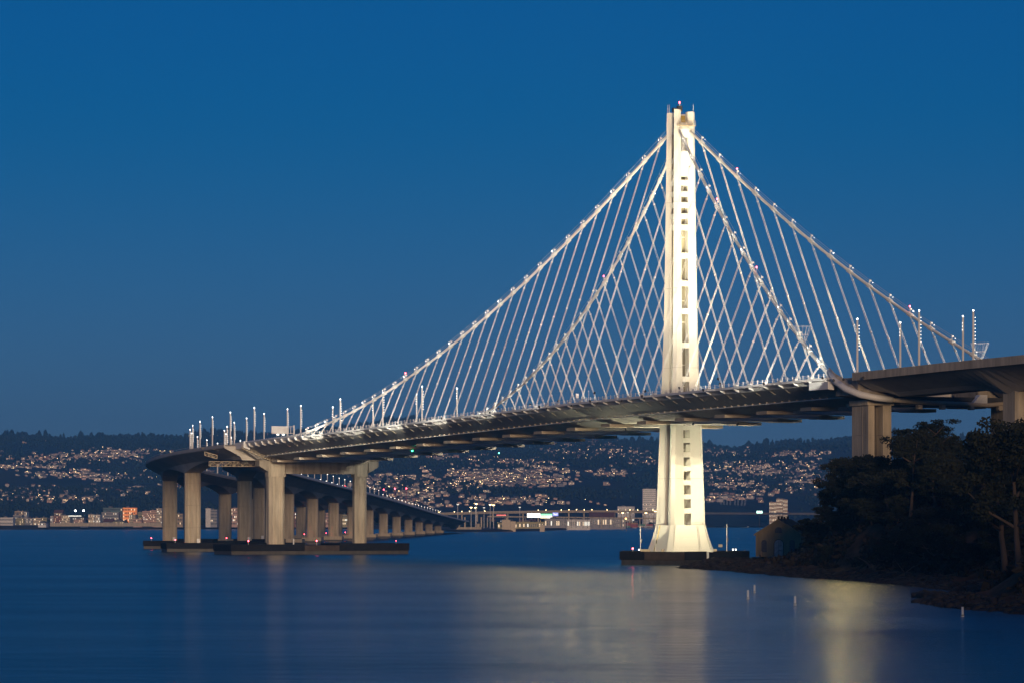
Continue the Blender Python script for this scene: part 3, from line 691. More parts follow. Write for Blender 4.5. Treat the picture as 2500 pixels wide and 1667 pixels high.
# ---- lamp posts: tall slim poles with a string of small heads
def lamp_post(loc, h, rot, label, group, nhead=8, simple=False, side=1):
    o = thing('lamp_post', label, 'lamp post', loc, rot, group)
    MB().tube([(0, 0, -1), (0, 0, h)], [.40, .30], 6).build('pole', M_WHITE, o)
    MB().ball((0, 0, h + .2), .22 if not simple else .3, n=6, rings=4).build('top_lamp', L_STAR if not simple else L_WHITE, o)
    if not simple:
        for k in range(nhead):
            MB().ball((-.38, -side * .42, h - 1.9 - k * 1.05), .11, n=5, rings=3).build('side_lamp', L_WHITE, o)
    return o
near_u = [464.5, 424.2, 376.0, 323.4, 270.6, 224.8]; far_u = [504.8, 471.7, 433.0, 385.2, 332.5, 279.3, 233.0]
for i, u in enumerate(near_u[2:]):
    lamp_post(BW(u, 9.5, deck_z(u)), 17.4, BROT, '%s tall lamp post from the east pier on the near deck of the span' % ORD(i), 'lamp posts on the span')
for i, u in enumerate(far_u[3:]):
    lamp_post(BW(u, -9.5, deck_z(u)), 17.4, BROT, '%s tall lamp post from the east pier on the far deck of the span' % ORD(i), 'lamp posts on the span', 3, side=-1)
for i, (u, v, zt) in enumerate(((-144.7, 9.5, 78.3), (-182.7, 9.5, 78.7), (-214.0, 9.5, 76.9), (-138.4, -9.5, 78.0), (-176.6, -9.5, 77.8))):
    lamp_post(BW(u, v, deck_z(u)), zt - deck_z(u), BROT, '%s lamp post at the right-hand end of the bridge, %s deck' % (ORD(i if i < 3 else i - 3), 'near' if v > 0 else 'far'), 'lamp posts at the island end', 8 if v > 0 else 3, side=1 if v > 0 else -1)
for sgn in (1, -1):
    for i, s in enumerate(np.arange(38 if sgn > 0 else 48, 2480, 50.0)):
        u, v, h = path(s, sgn * 9.4)
        far = s > 520
        hh = 18.6 if s < 500 else 13.5 if s < 1500 else 11
        lamp_post(BW(u, v, sky_z(s)), hh, BROT - h, '%s lamp post past the east pier along the %s viaduct' % (ORD(i), 'near left' if sgn > 0 else 'right-hand'), 'lamp posts along the viaducts', 7, simple=far)

# ---- sign panel seen from behind, on the far side of the near deck
SG = thing('road_sign', 'blank white back of a large road sign on a post frame above the deck', 'sign', BW(375, 13.8, deck_z(375)), BROT)
MB().box(-.1, .1, 2.6, 10.2, 4.6, 8.0).build('sign_panel', M_WHITE, SG)
for zz in (4.7, 7.8): MB().box(-.08, .18, -.6, 2.6, zz, zz + .2).build('frame_rail', M_WHITE, SG)
for vv in (.9, 2.0): MB().box(-.06, .16, vv - .1, vv + .1, 4.6, 8.0).build('frame_post', M_WHITE, SG)
MB().box(-.3, .3, -.9, -.3, 0, 8.5).build('post', M_WHITE, SG)
for vv in (4.8, 7.4): MB().box(-1.0, -.4, vv - .5, vv + .5, 4.0, 4.25).build('sign_lamp', L_WHITE, SG)
CB = thing('equipment_cabinet', 'small white cabinet on a post at the near edge of the deck', 'cabinet', BW(14, 34.0, deck_z(14)), BROT)
MB().box(-.35, .35, -.5, .5, 1.6, 3.2).build('cabinet_box', M_WHITE, CB); MB().tube([(0, 0, 0), (0, 0, 1.6)], .09, 5).build('post', M_WHITE, CB)
ANT = thing('antenna_mast', 'thin white antenna mast on the near edge of the deck', 'mast', BW(4, 34.0, deck_z(4)), BROT)
MB().tube([(0, 0, 0), (0, 0, 3.6)], [.09, .05], 5).build('mast', M_WHITE, ANT); MB().ball((0, 0, 3.7), .14).build('mast_head', M_WHITE, ANT)

# ---- steel lattice walkways for maintenance at the east pier
def truss(name, label, a, b, hgt=2.2, dep=1.6, lamp=False):
    a, b = BW(*a), BW(*b)
    o = thing(name, label, 'walkway', a, 0, 'steel walkways round the east pier'); d = b - a; L = d.length; e = d.normalized(); sdv = Vector((e.y, -e.x, 0)).normalized() * dep / 2
    up = Vector((0, 0, hgt))
    for k, (so, uo) in enumerate(((1, 0), (-1, 0), (1, 1), (-1, 1))):
        MB().beam(sdv * so + up * uo, sdv * so + up * uo + d, .2).build('chord', M_SCAF, o)
    m = MB(); n_ = max(3, int(L / 2.0))
    for i in range(n_ + 1):
        t = d * (i / n_)
        for so in (1, -1):
            m.beam(sdv * so + t, sdv * so + t + up, .13)
            if i < n_:
                t2 = d * ((i + 1) / n_); m.beam(sdv * so + t + (up if i % 2 else up * 0), sdv * so + t2 + (up * 0 if i % 2 else up), .12)
    m.build('lattice', M_SCAF, o, kind='stuff')
    MB().hexa([tuple(sdv - Vector((0, 0, .1))), tuple(-sdv - Vector((0, 0, .1))), tuple(-sdv + d - Vector((0, 0, .1))), tuple(sdv + d - Vector((0, 0, .1))), tuple(sdv), tuple(-sdv), tuple(-sdv + d), tuple(sdv + d)]).build('floor_grating', M_DARK, o)
    return o
truss('maintenance_walkway', 'sloping steel lattice walkway under the near deck edge', (379.5, 36.5, 48.2), (379.5, 24.5, 43.4))
truss('maintenance_walkway', 'level steel lattice walkway along the top of the near pier column', (379, 24.0, 43.2), (379, 6.5, 43.2))
truss('maintenance_walkway', 'steel lattice walkway along the far end of the pier crossbeam', (379, -13.0, 43.2), (379, -29.5, 43.2))
truss('maintenance_walkway', 'sloping steel lattice walkway past the far pier column', (379, -30.0, 43.2), (379, -38, 46.2))
truss('maintenance_walkway', 'long level steel lattice walkway left of the pier under the viaduct', (402, 45, 40.6), (402, 23, 40.6))
truss('maintenance_walkway', 'short steel lattice walkway under the left viaduct edge', (412, 44, 45.8), (409, 39, 44.2), 1.6, 1.2)

# ---- steel transition piece wrapping the joint at the east pier
JP = thing('deck_joint', 'angular grey concrete block where the span meets the left viaduct', 'deck joint', BW(385, 0, 0), BROT)
for sgn in (1, -1):
    def js(x, dv=0.0, dz=0.0):
        z = deck_z(385 + x) if x <= 0 else sky_z(x); q = [(x, sgn * (a_ + dv), z + b_ + dz) for a_, b_ in ((35.4, .3), (35.4, -1.2), (27.0, -6.6), (13.0, -7.6), (8.0, -2.0), (8.0, .3))]
        return q if sgn > 0 else q[::-1]
    MB().loft([js(.5), js(12, 1.6), js(26, 3.2)]).build('joint_block', M_SKY, JP)
    MB().loft([[(26, sgn * a_, sky_z(26) + b_) for a_, b_ in ((38.6, .3), (38.6, -1.2), (30.2, -6.6), (27, .3))], [(44, sgn * a_, sky_z(44) + b_) for a_, b_ in ((40.4, .25), (40.0, -1.0), (36, -1.4), (36, .25))]]).build('joint_wedge', M_SKY, JP)

# ---- west pier by the island, with the cable looping under the deck end
WP = thing('bridge_pier', 'split concrete wall pier rising behind the island trees', 'pier', BW(-180, 0, 0), BROT)
for sg in (1, -1):
    for v0, v1 in ((26.2, 28.3), (20.4, 23.3)):
        cc = MB().loft([[(x, sg * vv, z) for x, vv in ((-5, v0), (5, v0), (5, v1), (-5, v1))][::sg] for z in (4, 50.2)]).build('wall_column', M_CONC, WP)
        for zz in (41.2, 31.5): MB().box(-5.06, 5.06, *sorted((sg * (v0 - .06), sg * (v1 + .06))), zz, zz + .16).build('pour_joint', M_CONC2, cc)
        for zz in (0,): MB().box(-1.4, -1.0, *sorted((sg * v1, sg * (v1 + .08))), 8, 50.1).build('joint_strip', M_CONC2, cc)
    MB().box(-5.6, 5.6, *sorted((sg * 19.8, sg * 28.9)), 50.2, 51.8).build('cap_beam', M_CONC, WP)
    # concrete end block
    z = deck_z(-180)
    MB().loft([[(x, sg * a_, z + b_) for a_, b_ in ((32.4, -1.2), (32.4, -5.6), (20, -7.4), (9, -7.4), (9, -.4), (32, -.4))][::sg] for x in (7.5, -6)]).build('end_block', M_CONC2, WP)
    MB().loft([[(x, sg * a_, z + b_) for a_, b_ in ((36.0, -1.3), (36.0, -3.6), (33.9, -3.8), (33.9, -1.2))][::sg] for x in (18, 6)]).build('edge_housing', M_WHITE, WP)
    # curved shroud carrying the cable down and under
    pts = [(10.2, 33.4, 60.6), (4.5, 34.4, 57.6), (-1.7, 34.0, 55.0), (-7.2, 31.8, 53.1), (-9.8, 28, 52.2), (-10.2, 23, 51.7)]
    sh = [Vector((a_, sg * b_, c_)) for a_, b_, c_ in pts]
    MB().tube(sh, [.9, 1.0, 1.05, 1.05, 1.0, .95], 10).build('cable_shroud', M_WHITE, WP, smooth=True)
    m = MB(); secs = []
    for i, p in enumerate(sh):
        t = i / (len(sh) - 1); hgt = 2.6 * math.sin(pi * (0.12 + .78 * t)) + .4; inn = Vector((2.6, -sg * 1.6, hgt * .8)); secs.append([p + Vector((0, 0, .7)), p + inn * .5 + Vector((0, 0, .9)), p + inn + Vector((0, 0, .5)), p + inn * .9 - Vector((0, 0, .6))])
    m.loft(secs).build('deviation_saddle', M_CONC, WP)
    MB().tube([cable_pt(-166, sg) - Vector((-180, 0, 0)), sh[0]], [.55, .9], 10).build('cable_sleeve', M_WHITE, WP, smooth=True)
MB().tube([(-10.2, 23, 51.7), (-10.4, 10, 50.9), (-10.4, -10, 50.5), (-10.2, -23, 51.7)], .7, 8).build('cable_loop', M_BEAM, WP, smooth=True)
for v in (14, 6, -4, -14): MB().box(-11.2, -9.6, v - .7, v + .7, 49.0, 50.3).build('loop_support', M_BEAM, WP)
MB().loft([[(-10.8, a_, 50.4 + b_) for a_, b_ in ((-4, 0), (-7, 3.2), (-9.5, 3.2), (-9.5, 0))], [(-8.5, a_, 50.4 + b_) for a_, b_ in ((-4, 0), (-7, 3.2), (-9.5, 3.2), (-9.5, 0))]]).build('loop_cover', M_WHITE, WP)
MB().box(-9, 5, -19.6, 19.6, deck_z(-180) - 8.6, deck_z(-180) - 6.0).build('crosswise_beam', M_DARK, WP)

# ---- concrete approach deck on the island
for sgn in (1, -1):
    AP = thing('approach_deck', 'brown concrete approach deck at the right edge of the picture' if sgn > 0 else 'far concrete approach deck behind the near one at right', 'bridge deck', BW(0, 0, 0), BROT)
    UU = np.arange(-188, -420, -4.0); g, bar, top = [], [], []
    for u in UU:
        z = deck_z(max(u, -299)) + .35; d = 6.8 + 2.6 * max(0, 1 - abs(u + 256) / 24) ** 2 - .0
        pr = [(35.0, -.6), (35.0, -1.6), (27 - .2 * d, -d + 1.2), (25 - .2 * d, -d), (16, -d), (9, -1.8), (8, -.6)]
        if u > -196: pr = [(35.0, -.6), (35.0, -1.6), (31, -3.6), (28, -5.0), (16, -6.4), (9, -1.8), (8, -.6)]
        g.append([(u, sgn * a_, z + b_) for a_, b_ in pr][::sgn]); bar.append([(u, sgn * a_, z + b_) for a_, b_ in ((35.5, -2.0), (35.5, .35), (34.9, .35), (34.9, -2.0))][::sgn])
        top.append([(u, sgn * a_, z + b_) for a_, b_ in ((34.8, -.58), (34.8, -.5), (8.2, -.5), (8.2, -.58))][::sgn])
    MB().loft(g).build('box_girder', M_SKY, AP); MB().loft(bar).build('barrier', M_CONC, AP); MB().loft(top).build('roadway', M_ASPH, AP)
for i, (u, v, wu, wv, lab) in enumerate(((-257, 19.5, 8, 9, 'wide concrete approach pier at the right edge behind the trees'), (-252, -21, 4.5, 8, 'shaded far approach pier beside the wide one at right'))):
    P = thing('approach_pier', lab, 'pier', BW(u, v, 0), BROT)
    MB().loft([col_sec(0, 0, wu, wv, .9, z, .2) for z in (8, 52.0)]).build('column', M_CONC, P)
    MB().loft([col_sec(0, 0, wu + .05, wv + .05, .9, z, .2) for z in (41, 41.14)]).build('pour_joint', M_CONC2, P)
truss('hanging_walkway', 'small dark steel walkway hanging under the far approach deck', (-248, -9, 46.3), (-248, -15.5, 46.3), 1.8, 1.4)

# ================================================================== THE ISLAND
# ---- boulders along the island shore
M_BOULD = mat('boulders', (0.022, 0.02, 0.019), 0.8, 0.5, 0.4, col2=(0.07, 0.058, 0.05), spec=.2)
def boulders(name, P, R, label):
    N = len(P); t = (1 + 5 ** .5) / 2
    iv = np.array([(-1, t, 0), (1, t, 0), (-1, -t, 0), (1, -t, 0), (0, -1, t), (0, 1, t), (0, -1, -t), (0, 1, -t), (t, 0, -1), (t, 0, 1), (-t, 0, -1), (-t, 0, 1)]) / 1.9
    iff = np.array([(0, 11, 5), (0, 5, 1), (0, 1, 7), (0, 7, 10), (0, 10, 11), (1, 5, 9), (5, 11, 4), (11, 10, 2), (10, 7, 6), (7, 1, 8), (3, 9, 4), (3, 4, 2), (3, 2, 6), (3, 6, 8), (3, 8, 9), (4, 9, 5), (2, 4, 11), (6, 2, 10), (8, 6, 7), (9, 8, 1)])
    co = iv[None] * (0.7 + .6 * RNG.random((N, 12, 1))) * R[:, None, None] * np.array([1.2, 1.0, .75]) + P[:, None, :]
    F = (iff[None] + (np.arange(N) * 12)[:, None, None]).reshape(-1, 3)
    o = raw_mesh(name, co.reshape(-1, 3), F, M_BOULD, kind='stuff'); o['label'] = label; o['category'] = 'rocks'
N = 5200
by = np.concatenate([520 + 480 * RNG.random(N - 2200), 985 + 115 * RNG.random(2200)]); sx_ = np.interp(by, SHX[:, 0], SHX[:, 1])
bx = sx_ + np.concatenate([-2 + 11 * RNG.random(N - 2200), -2.5 + 22 * RNG.random(2200) ** 1.6])
bz = island_z(bx, by); ok = bz > -.7
boulders('shore_rocks', np.stack([bx, by, bz], 1)[ok], (0.35 + .75 * RNG.random(N) ** 2)[ok], 'dark boulders heaped along the island shore')
# a low rock spit off the near shore and the rock bar by the tower
sp = np.array([on_water(2250 + 90 * t + RNG.normal() * 8 * (0.4 + t), 1457 + 14 * t + RNG.normal() * 3.5 * (0.3 + t)) for t in RNG.random(420)])
boulders('rock_spit', np.stack([sp[:, 0], sp[:, 1], .1 + .5 * RNG.random(420)], 1), .5 + .9 * RNG.random(420), 'flat dark rock spit reaching into the water at right')
def spit(px, t): return on_water(px, 1384 + (px - 1664) * .04)
sp = np.array([on_water(1664 + 240 * t, 1383.2 + 10 * t - RNG.random() * 4.5 * t) for t in RNG.random(900)])
boulders('rock_bar', np.stack([sp[:, 0], sp[:, 1], .1 + .9 * RNG.random(900) * np.clip((sp[:, 0] - 56) / 12, 0, 1)], 1), .4 + .5 * RNG.random(900), 'low bar of rocks running out towards the tower footing')

# ---- trees
M_BARK = mat('bark', (0.11, 0.08, 0.06), 0.9, 0.35, 0.8, streak=True)
M_LEAF = [mat('foliage_dark', (0.022, 0.028, 0.017), 0.8, 0.35, 0.25, spec=.2), mat('foliage_olive', (0.030, 0.034, 0.020), 0.8, 0.35, 0.25, spec=.2), mat('foliage_grey', (0.030, 0.036, 0.026), 0.8, 0.3, 0.25, spec=.2)]
def tree_meshes(seed, H, kind):
    r = random.Random(seed); g = np.random.default_rng(seed)
    tr = MB(); tips = []
    lean = Vector((r.uniform(-.12, .12), r.uniform(-.12, .12), 1))
    n_ = 6; tp = []
    for i in range(n_ + 1):
        t = i / n_; tp.append(Vector((lean.x * H * t + r.uniform(-.25, .25) * i * .35, lean.y * H * t + r.uniform(-.25, .25) * i * .35, H * .78 * t)))
    tr.tube(tp, [max(.07, H * .022 * (1 - .85 * i / n_)) for i in range(n_ + 1)], 7)
    nb = 9 if kind != 'umbrella' else 8
    for k in range(nb):
        t = r.uniform(.32, .95) if kind != 'umbrella' else r.uniform(.62, .95)
        i = min(n_ - 1, int(t * n_)); p0 = tp[i].lerp(tp[i + 1], t * n_ - i); a = 2.4 * k + r.uniform(-.4, .4)
        L = H * (.34 - .20 * t) * r.uniform(.8, 1.3) if kind != 'umbrella' else H * .22 * r.uniform(.7, 1.2)
        rise = r.uniform(.35, .9); p1 = p0 + Vector((cos(a) * L * .55, sin(a) * L * .55, L * rise * .35)); p2 = p0 + Vector((cos(a) * L, sin(a) * L, L * rise * .85))
        tr.tube([p0, p1, p2], [H * .009, H * .006, .05], 5); tips += [(p2, 1.0), (p1, .7)]
        q = p1 + Vector((r.uniform(-1, 1), r.uniform(-1, 1), r.uniform(.4, 1.2))) * L * .35; tr.tube([p1, q], [H * .005, .04], 4); tips.append((q, .8))
    tips.append((tp[-1], 1.1)); tips.append((tp[-2] + Vector((0, 0, H * .04)), 1.0))
    cl = []
    for p, s in tips:
        for _ in range(3 if kind != 'umbrella' else 2):
            rad = H * r.uniform(.045, .08) * s
            cl.append((p + Vector((r.gauss(0, .05), r.gauss(0, .05), r.gauss(.01, .035))) * H, rad))
    V, per = [], 150
    for p, rad in cl:
        d = g.normal(size=(per, 3)); d /= np.linalg.norm(d, axis=1)[:, None]
        c0 = np.array(p)[None] + d * (rad * (g.random(per) ** .45))[:, None] * np.array([1.25, 1.25, .72 if kind != 'umbrella' else .5])
        a = g.normal(size=(per, 3)); a /= np.linalg.norm(a, axis=1)[:, None]; b_ = np.cross(a, g.normal(size=(per, 3))); b_ /= np.linalg.norm(b_, axis=1)[:, None]
        s = (.13 + .17 * g.random(per))[:, None]
        V.append(np.stack([c0 - a * s - b_ * s * .55, c0 + a * s - b_ * s * .45, c0 + a * s * .9 + b_ * s * .55, c0 - a * s * .8 + b_ * s * .5], 1))
    V = np.concatenate(V).reshape(-1, 3); F = np.arange(len(V)).reshape(-1, 4)
    return tr, V, F
TREES = []
for k, (H, kind) in enumerate(((22, 'full'), (24, 'full'), (19, 'full'), (26, 'umbrella'), (16, 'full'), (21, 'umbrella'), (13, 'full'))):
    tr, V, F = tree_meshes(40 + k, H, kind)
    tm = tr.mesh('trunk', M_BARK); tm.shade_smooth()
    tmp = raw_mesh('crown', V, F, M_LEAF[k % 3]); cm = tmp.data; bpy.data.objects.remove(tmp)
    TREES.append((H, tm, cm, kind, float(V[:, 2].max())))
def plant(px, top_py, Y, variant, label, rot=None, group='trees on the island slope', wide=1.0):
    X = (px - CX) / F_PX * Y; zb = float(island_z(X, Y)) - .3; zt = CAM_Z + (HORIZON - top_py) / F_PX * Y
    H, tm, cm, kind, zmax = TREES[variant]; s = (zt - zb) / zmax
    o = thing('evergreen_tree', label, 'tree', (X, Y, zb), random.uniform(0, 6.28) if rot is None else rot, group)
    o.scale = (s * wide, s * wide, s)
    link('trunk', tm, o); link('crown', cm, o)
    return o
GEN = 'dark evergreen tree in the dense grove on the island slope'
plant(2290, 1022, 905, 3, 'tall umbrella-topped tree standing highest above the island grove', 0.6, wide=1.1)
plant(2222, 1046, 895, 1, 'tall dark tree just left of the umbrella-topped tree', wide=.85)
plant(2380, 1068, 930, 5, 'round-topped tree against the sky right of the umbrella-topped tree', wide=.9)
plant(2490, 1012, 700, 1, 'tall tree cut by the right edge of the picture', wide=.95)
plant(2455, 1052, 760, 0, 'tree standing in front of the wide approach pier', wide=1.1)
plant(2068, 1112, 970, 2, 'leftmost leaning tree of the island grove above the water', wide=.95)
plant(2046, 1160, 978, 4, 'small dark tree at the left end of the grove beside the old building', wide=.95)
prof = [(1990, 1170), (2015, 1116), (2060, 1094), (2120, 1092), (2190, 1100), (2240, 1052), (2300, 1040), (2350, 1062), (2400, 1085), (2440, 1088), (2500, 1030), (2620, 1020)]
for i in range(64):
    px = 2072 + (2520 - 2072) * ((i * 0.618034) % 1.0); layer = i % 3
    lo, hi = ((900, 990), (820, 960), (660, 860))[layer]
    for _ in range(40):
        Y = random.uniform(lo, hi); X = (px - CX) / F_PX * Y; d = X - float(np.interp(Y, SHX[:, 0], SHX[:, 1]))
        if 27 < d < (90 if layer == 0 else 65): break
    else: continue
    top = float(np.interp(px, [p[0] for p in prof], [p[1] for p in prof])) + random.uniform(10, 40) + (0, 50, 100)[layer] * random.uniform(.7, 1.2)
    plant(px, top, Y, (0, 1, 2, 4, 6)[i % 5], ('dark evergreen tree in the back row of the island grove', 'dark evergreen tree in the middle of the island grove', 'dark evergreen tree in the front row of the island grove')[layer], wide=random.uniform(.9, 1.2))
for i in range(34):
    px = 1985 + (2500 - 1985) * ((i * .754877) % 1.0)
    for _ in range(60):
        Y = random.uniform(640, 1010); X = (px - CX) / F_PX * Y; d = X - float(np.interp(Y, SHX[:, 0], SHX[:, 1]))
        if 15 < d < 30: break
    else: continue
    H_ = random.uniform(5.5, 11); zb = float(island_z(X, Y)); vi = (4, 6, 2)[i % 3]; sc = H_ / TREES[vi][4]
    o = thing('bush', 'dark low bush on the island bank below the grove', 'bush', (X, Y, zb - .18 * H_), random.uniform(0, 6.28), 'bushes on the island bank'); o.scale = (sc * 1.5, sc * 1.5, sc)
    link('trunk', TREES[vi][1], o); link('crown', TREES[vi][2], o)
# bushes and dry brush on the bank
M_BRUSH = mat('bank_brush', (0.045, 0.036, 0.024), 0.9, 0.4, 0.3, spec=.1)
g = RNG; N = 9000
by = 560 + 470 * g.random(N); bx = np.interp(by, SHX[:, 0], SHX[:, 1]) + 12 + 50 * g.random(N)
kk = fbm(bx / 9, by / 9, 3) > .46; bx, by = bx[kk], by[kk]; N = len(bx)
c0 = np.stack([bx, by, island_z(bx, by) + .25], 1)
V = []
for _ in range(6):
    a = g.normal(size=(N, 3)) * .55; b_ = g.normal(size=(N, 3)) * .25; o_ = g.normal(size=(N, 3)) * np.array([.8, .8, .45]) + np.array([0, 0, .3])
    V.append(np.stack([c0 + o_ - a - b_, c0 + o_ + a - b_, c0 + o_ + a + b_, c0 + o_ - a + b_], 1))
V = np.concatenate(V).reshape(-1, 3)
br = raw_mesh('bank_brush', V, np.arange(len(V)).reshape(-1, 4), M_BRUSH, kind='stuff'); br['label'] = 'low dry brush covering the island bank'; br['category'] = 'brush'
for i in range(5):            # bleached driftwood limbs on the bank
    px = 2110 + 80 * i + random.uniform(-25, 25); Y = random.uniform(860, 905) - 25 * i; p = at(px, 1350, Y); z = float(island_z(p.x, p.y))
    q = Vector((p.x, p.y, z + .2)); m = MB()
    for k in range(3):
        e = q + Vector((random.uniform(-5, 5), random.uniform(-2, 2), random.uniform(1, 4))); m.tube([q, q.lerp(e, .5) + Vector((random.uniform(-.6, .6), 0, random.uniform(-.4, .6))), e], [.16, .11, .05], 5)
    o = m.build('bare_branch', M_BARK); tag(o, 'bleached bare branches on the bank below the grove', 'branch', 'bare branches on the bank')

# ---- old gabled building at the water
OB = thing('old_building', 'old tan gabled building with an arched door at the foot of the island', 'building', (88.6, 1090, 3.6), radians(-12))
M_TAN = mat('tan_siding', (0.36, 0.28, 0.165), 0.9, 0.18, 0.5, streak=True)
M_ROOFD = mat('dark_roof', (0.03, 0.027, 0.026), 0.9, 0.3, 0.4)
M_OLDW = mat('weathered_white', (0.5, 0.48, 0.46), 0.9, 0.35, 0.9)
W2_, EH, PH, DL = 7.5, 7.6, 12.2, 34
core = MB().loft([[(-W2_, y, 0), (W2_, y, 0), (W2_, y, EH), (0, y, PH), (-W2_, y, EH)] for y in (0.15, DL)]); core.build('wall', M_TAN, OB)
nb = 13
for k in range(nb):
    z0, z1 = PH * k / nb + .03, PH * (k + 1) / nb - .03
    def hw(z): return W2_ if z <= EH else W2_ * (PH - z) / (PH - EH)
    MB().hexa([(-hw(z0), .02, z0), (hw(z0), .02, z0), (hw(z0), .2, z0), (-hw(z0), .2, z0), (-hw(z1), .06, z1), (hw(z1), .06, z1), (hw(z1), .2, z1), (-hw(z1), .2, z1)]).build('siding_board', M_TAN, OB)
for sg in (1, -1):
    MB().loft([[(sg * a_, y, z) for a_, z in ((0, PH + .1), (W2_ + .6, EH - .35), (W2_ + .6, EH - .1), (0, PH + .4))][::sg] for y in (-.5, DL + .5)]).build('roof', M_ROOFD, OB)
    MB().loft([[(sg * a_, y, z) for a_, z in ((0, PH - .25), (W2_ + .6, EH - .7), (W2_ + .6, EH - .1), (0, PH + .35))][::sg] for y in (-.6, -.5)]).build('barge_board', M_TAN, OB)
def arch(x, w_, z0, zs, depth, y):
    p = [(x - w_ / 2, y, z0), (x + w_ / 2, y, z0)] + [(x + w_ / 2 * cos(t), y, zs + w_ / 2 * sin(t)) for t in np.linspace(0, pi, 11)]
    return [p, [(a_, b_ + depth, c_) for a_, b_, c_ in p]]
d_ = MB().loft(arch(.2, 2.9, 0, 4.2, .1, -.1)).build('door', M_OLDW, OB)
MB().loft(arch(.2, 3.3, 0, 4.2, .06, -.03)).build('door_frame', M_ROOFD, d_)
MB().box(.15, .22, -.16, -.1, 0, 5.4).build('door_seam', M_ROOFD, d_)
MB().box(.1, 1.2, -.16, -.11, 2.0, 2.12).build('door_hinge', M_ROOFD, d_); MB().box(.1, 1.2, -.16, -.11, 3.6, 3.72).build('door_hinge', M_ROOFD, d_)
for x, w_, z0, zs in ((-4.7, 1.8, 1.5, 4.7), (4.7, 1.8, 1.5, 4.7), (.1, 2.4, 7.9, 8.7)):
    wn = MB().loft(arch(x, w_, z0, zs, .08, -.08)).build('window', mat('boarded_window', (.13, .13, .14), .8, .3, 1.2), OB)
    MB().loft(arch(x, w_ + .35, z0 - .15, zs, .05, -.02)).build('window_frame', M_TAN, wn)
for y in (1.2, 9, 17, 25): MB().box(-.35, .35, y - .35, y + .35, PH + .2, PH + 1.3).build('roof_vent', M_ROOFD, OB)
MB().tube([(-5.6, -1.2, 0), (-5.6, -1.2, 1.8)], .38, 8).build('marker_drum', mat('marker_paint', (.5, .33, .2), .6), OB)

# ---- spar buoys
for i, (px, py, hh, lab) in enumerate(((1842, 1446, 1.75, 'white spar buoy floating farthest from the camera near the tower reflection'), (1826, 1461, 1.8, 'white spar buoy leftmost of the group near the tower reflection'), (1941, 1476, 1.7, 'white spar buoy in open water between the tower reflection and the island'), (2350, 1504, 1.6, 'white spar buoy closest to the right edge beside the rock spit'))):
    b0 = on_water(px, py); o = thing('spar_buoy', lab, 'buoy', b0, 0, 'spar buoys')
    MB().tube([(0, 0, -.6), (0, 0, .15), (0, 0, .3), (0, 0, hh)], [.3, .3, .22, .2], 9).build('float_tube', M_WHITE, o, smooth=True)
    MB().tube([(0, 0, .16), (0, 0, .3)], .32, 9).build('collar', M_DARK, o)

# ================================================================== FAR SHORE: town, port, hillside houses
WALLS = [mat('wall_cream', (.62, .52, .38), .85, .1, .1), mat('wall_pink', (.60, .40, .31), .85, .1, .1), mat('wall_white', (.70, .67, .62), .85, .08, .1), mat('wall_grey', (.34, .33, .33), .85, .1, .1),
         mat('wall_brick', (.30, .14, .10), .85, .15, .1), mat('wall_tan', (.44, .34, .22), .85, .1, .1), mat('wall_teal', (.10, .16, .17), .6, .15, .1), mat('wall_olive', (.40, .36, .20), .85, .1, .1), mat('wall_blue', (.22, .26, .33), .85, .1, .1)]
CR, PK, WH, GY_, BK, TN, TL, OL, BL = WALLS
M_ROOFR = mat('roof_red', (.22, .10, .075), .9, .25, .2); M_ROOFG = mat('roof_grey', (.13, .12, .12), .9, .25, .2)
def building(name, label, px0, px1, py0, py1=None, Y=5350, wall=CR, floors=4, bays=8, lit=.3, roof='flat', cat='building', group=None, cool=False, dep=26, awn=None):
    x0, x1 = (px0 - CX) / F_PX * Y, (px1 - CX) / F_PX * Y; zt = CAM_Z + (HORIZON - py0) / F_PX * Y; zb = land_z((px0 + px1) / 2) if py1 is None else CAM_Z + (HORIZON - py1) / F_PX * Y
    w_, h_ = x1 - x0, zt - zb
    o = thing(name, label, cat, ((x0 + x1) / 2, Y, zb), 0, group); a = w_ / 2
    MB().box(-a, a, 0, dep, -3, h_).build('wall', wall, o)
    if roof == 'gable':
        MB().loft([[(-a - .6, y, h_), (a + .6, y, h_), (0, y, h_ + w_ * .27)] for y in (-.8, dep + .8)]).build('roof', M_ROOFG, o)
    elif roof == 'ridge':
        MB().loft([[(x, -1, h_), (x, dep + 1, h_), (x, dep / 2, h_ + dep * .22)] for x in (-a - 1, a + 1)]).build('roof', M_ROOFR, o)
    else:
        MB().box(-a - .3, a + .3, -.3, dep + .3, h_, h_ + .7).build('parapet', wall, o)
        MB().box(-a * .5, -a * .1, dep * .3, dep * .6, h_ + .7, h_ + 3.0).build('roof_plant', M_ROOFG, o)
    if floors:
        m = MB(); fh = h_ / floors; bw = w_ / bays
        for f in range(floors):
            for b_ in range(bays):
                xx = -a + (b_ + .5) * bw; zz = f * fh + fh * .3; on = random.random() < lit * .55
                m.add([(xx - bw * .27, -.06, zz), (xx + bw * .27, -.06, zz), (xx + bw * .27, -.06, zz + fh * .48), (xx - bw * .27, -.06, zz + fh * .48)], [(0, 1, 2, 3)], (2 if (cool or random.random() < .25) else 1) if on else 0)
        m.build('windows', [M_GLASS, L_WIN, L_WINC], o, kind='stuff')
        m = MB()
        for f in range(1, floors): m.box(-a - .1, a + .1, -.22, 0, f * fh - .15, f * fh + .2)
        m.build('floor_bands', wall, o, kind='stuff')
    return o
def Z4(z): return z / 5.6
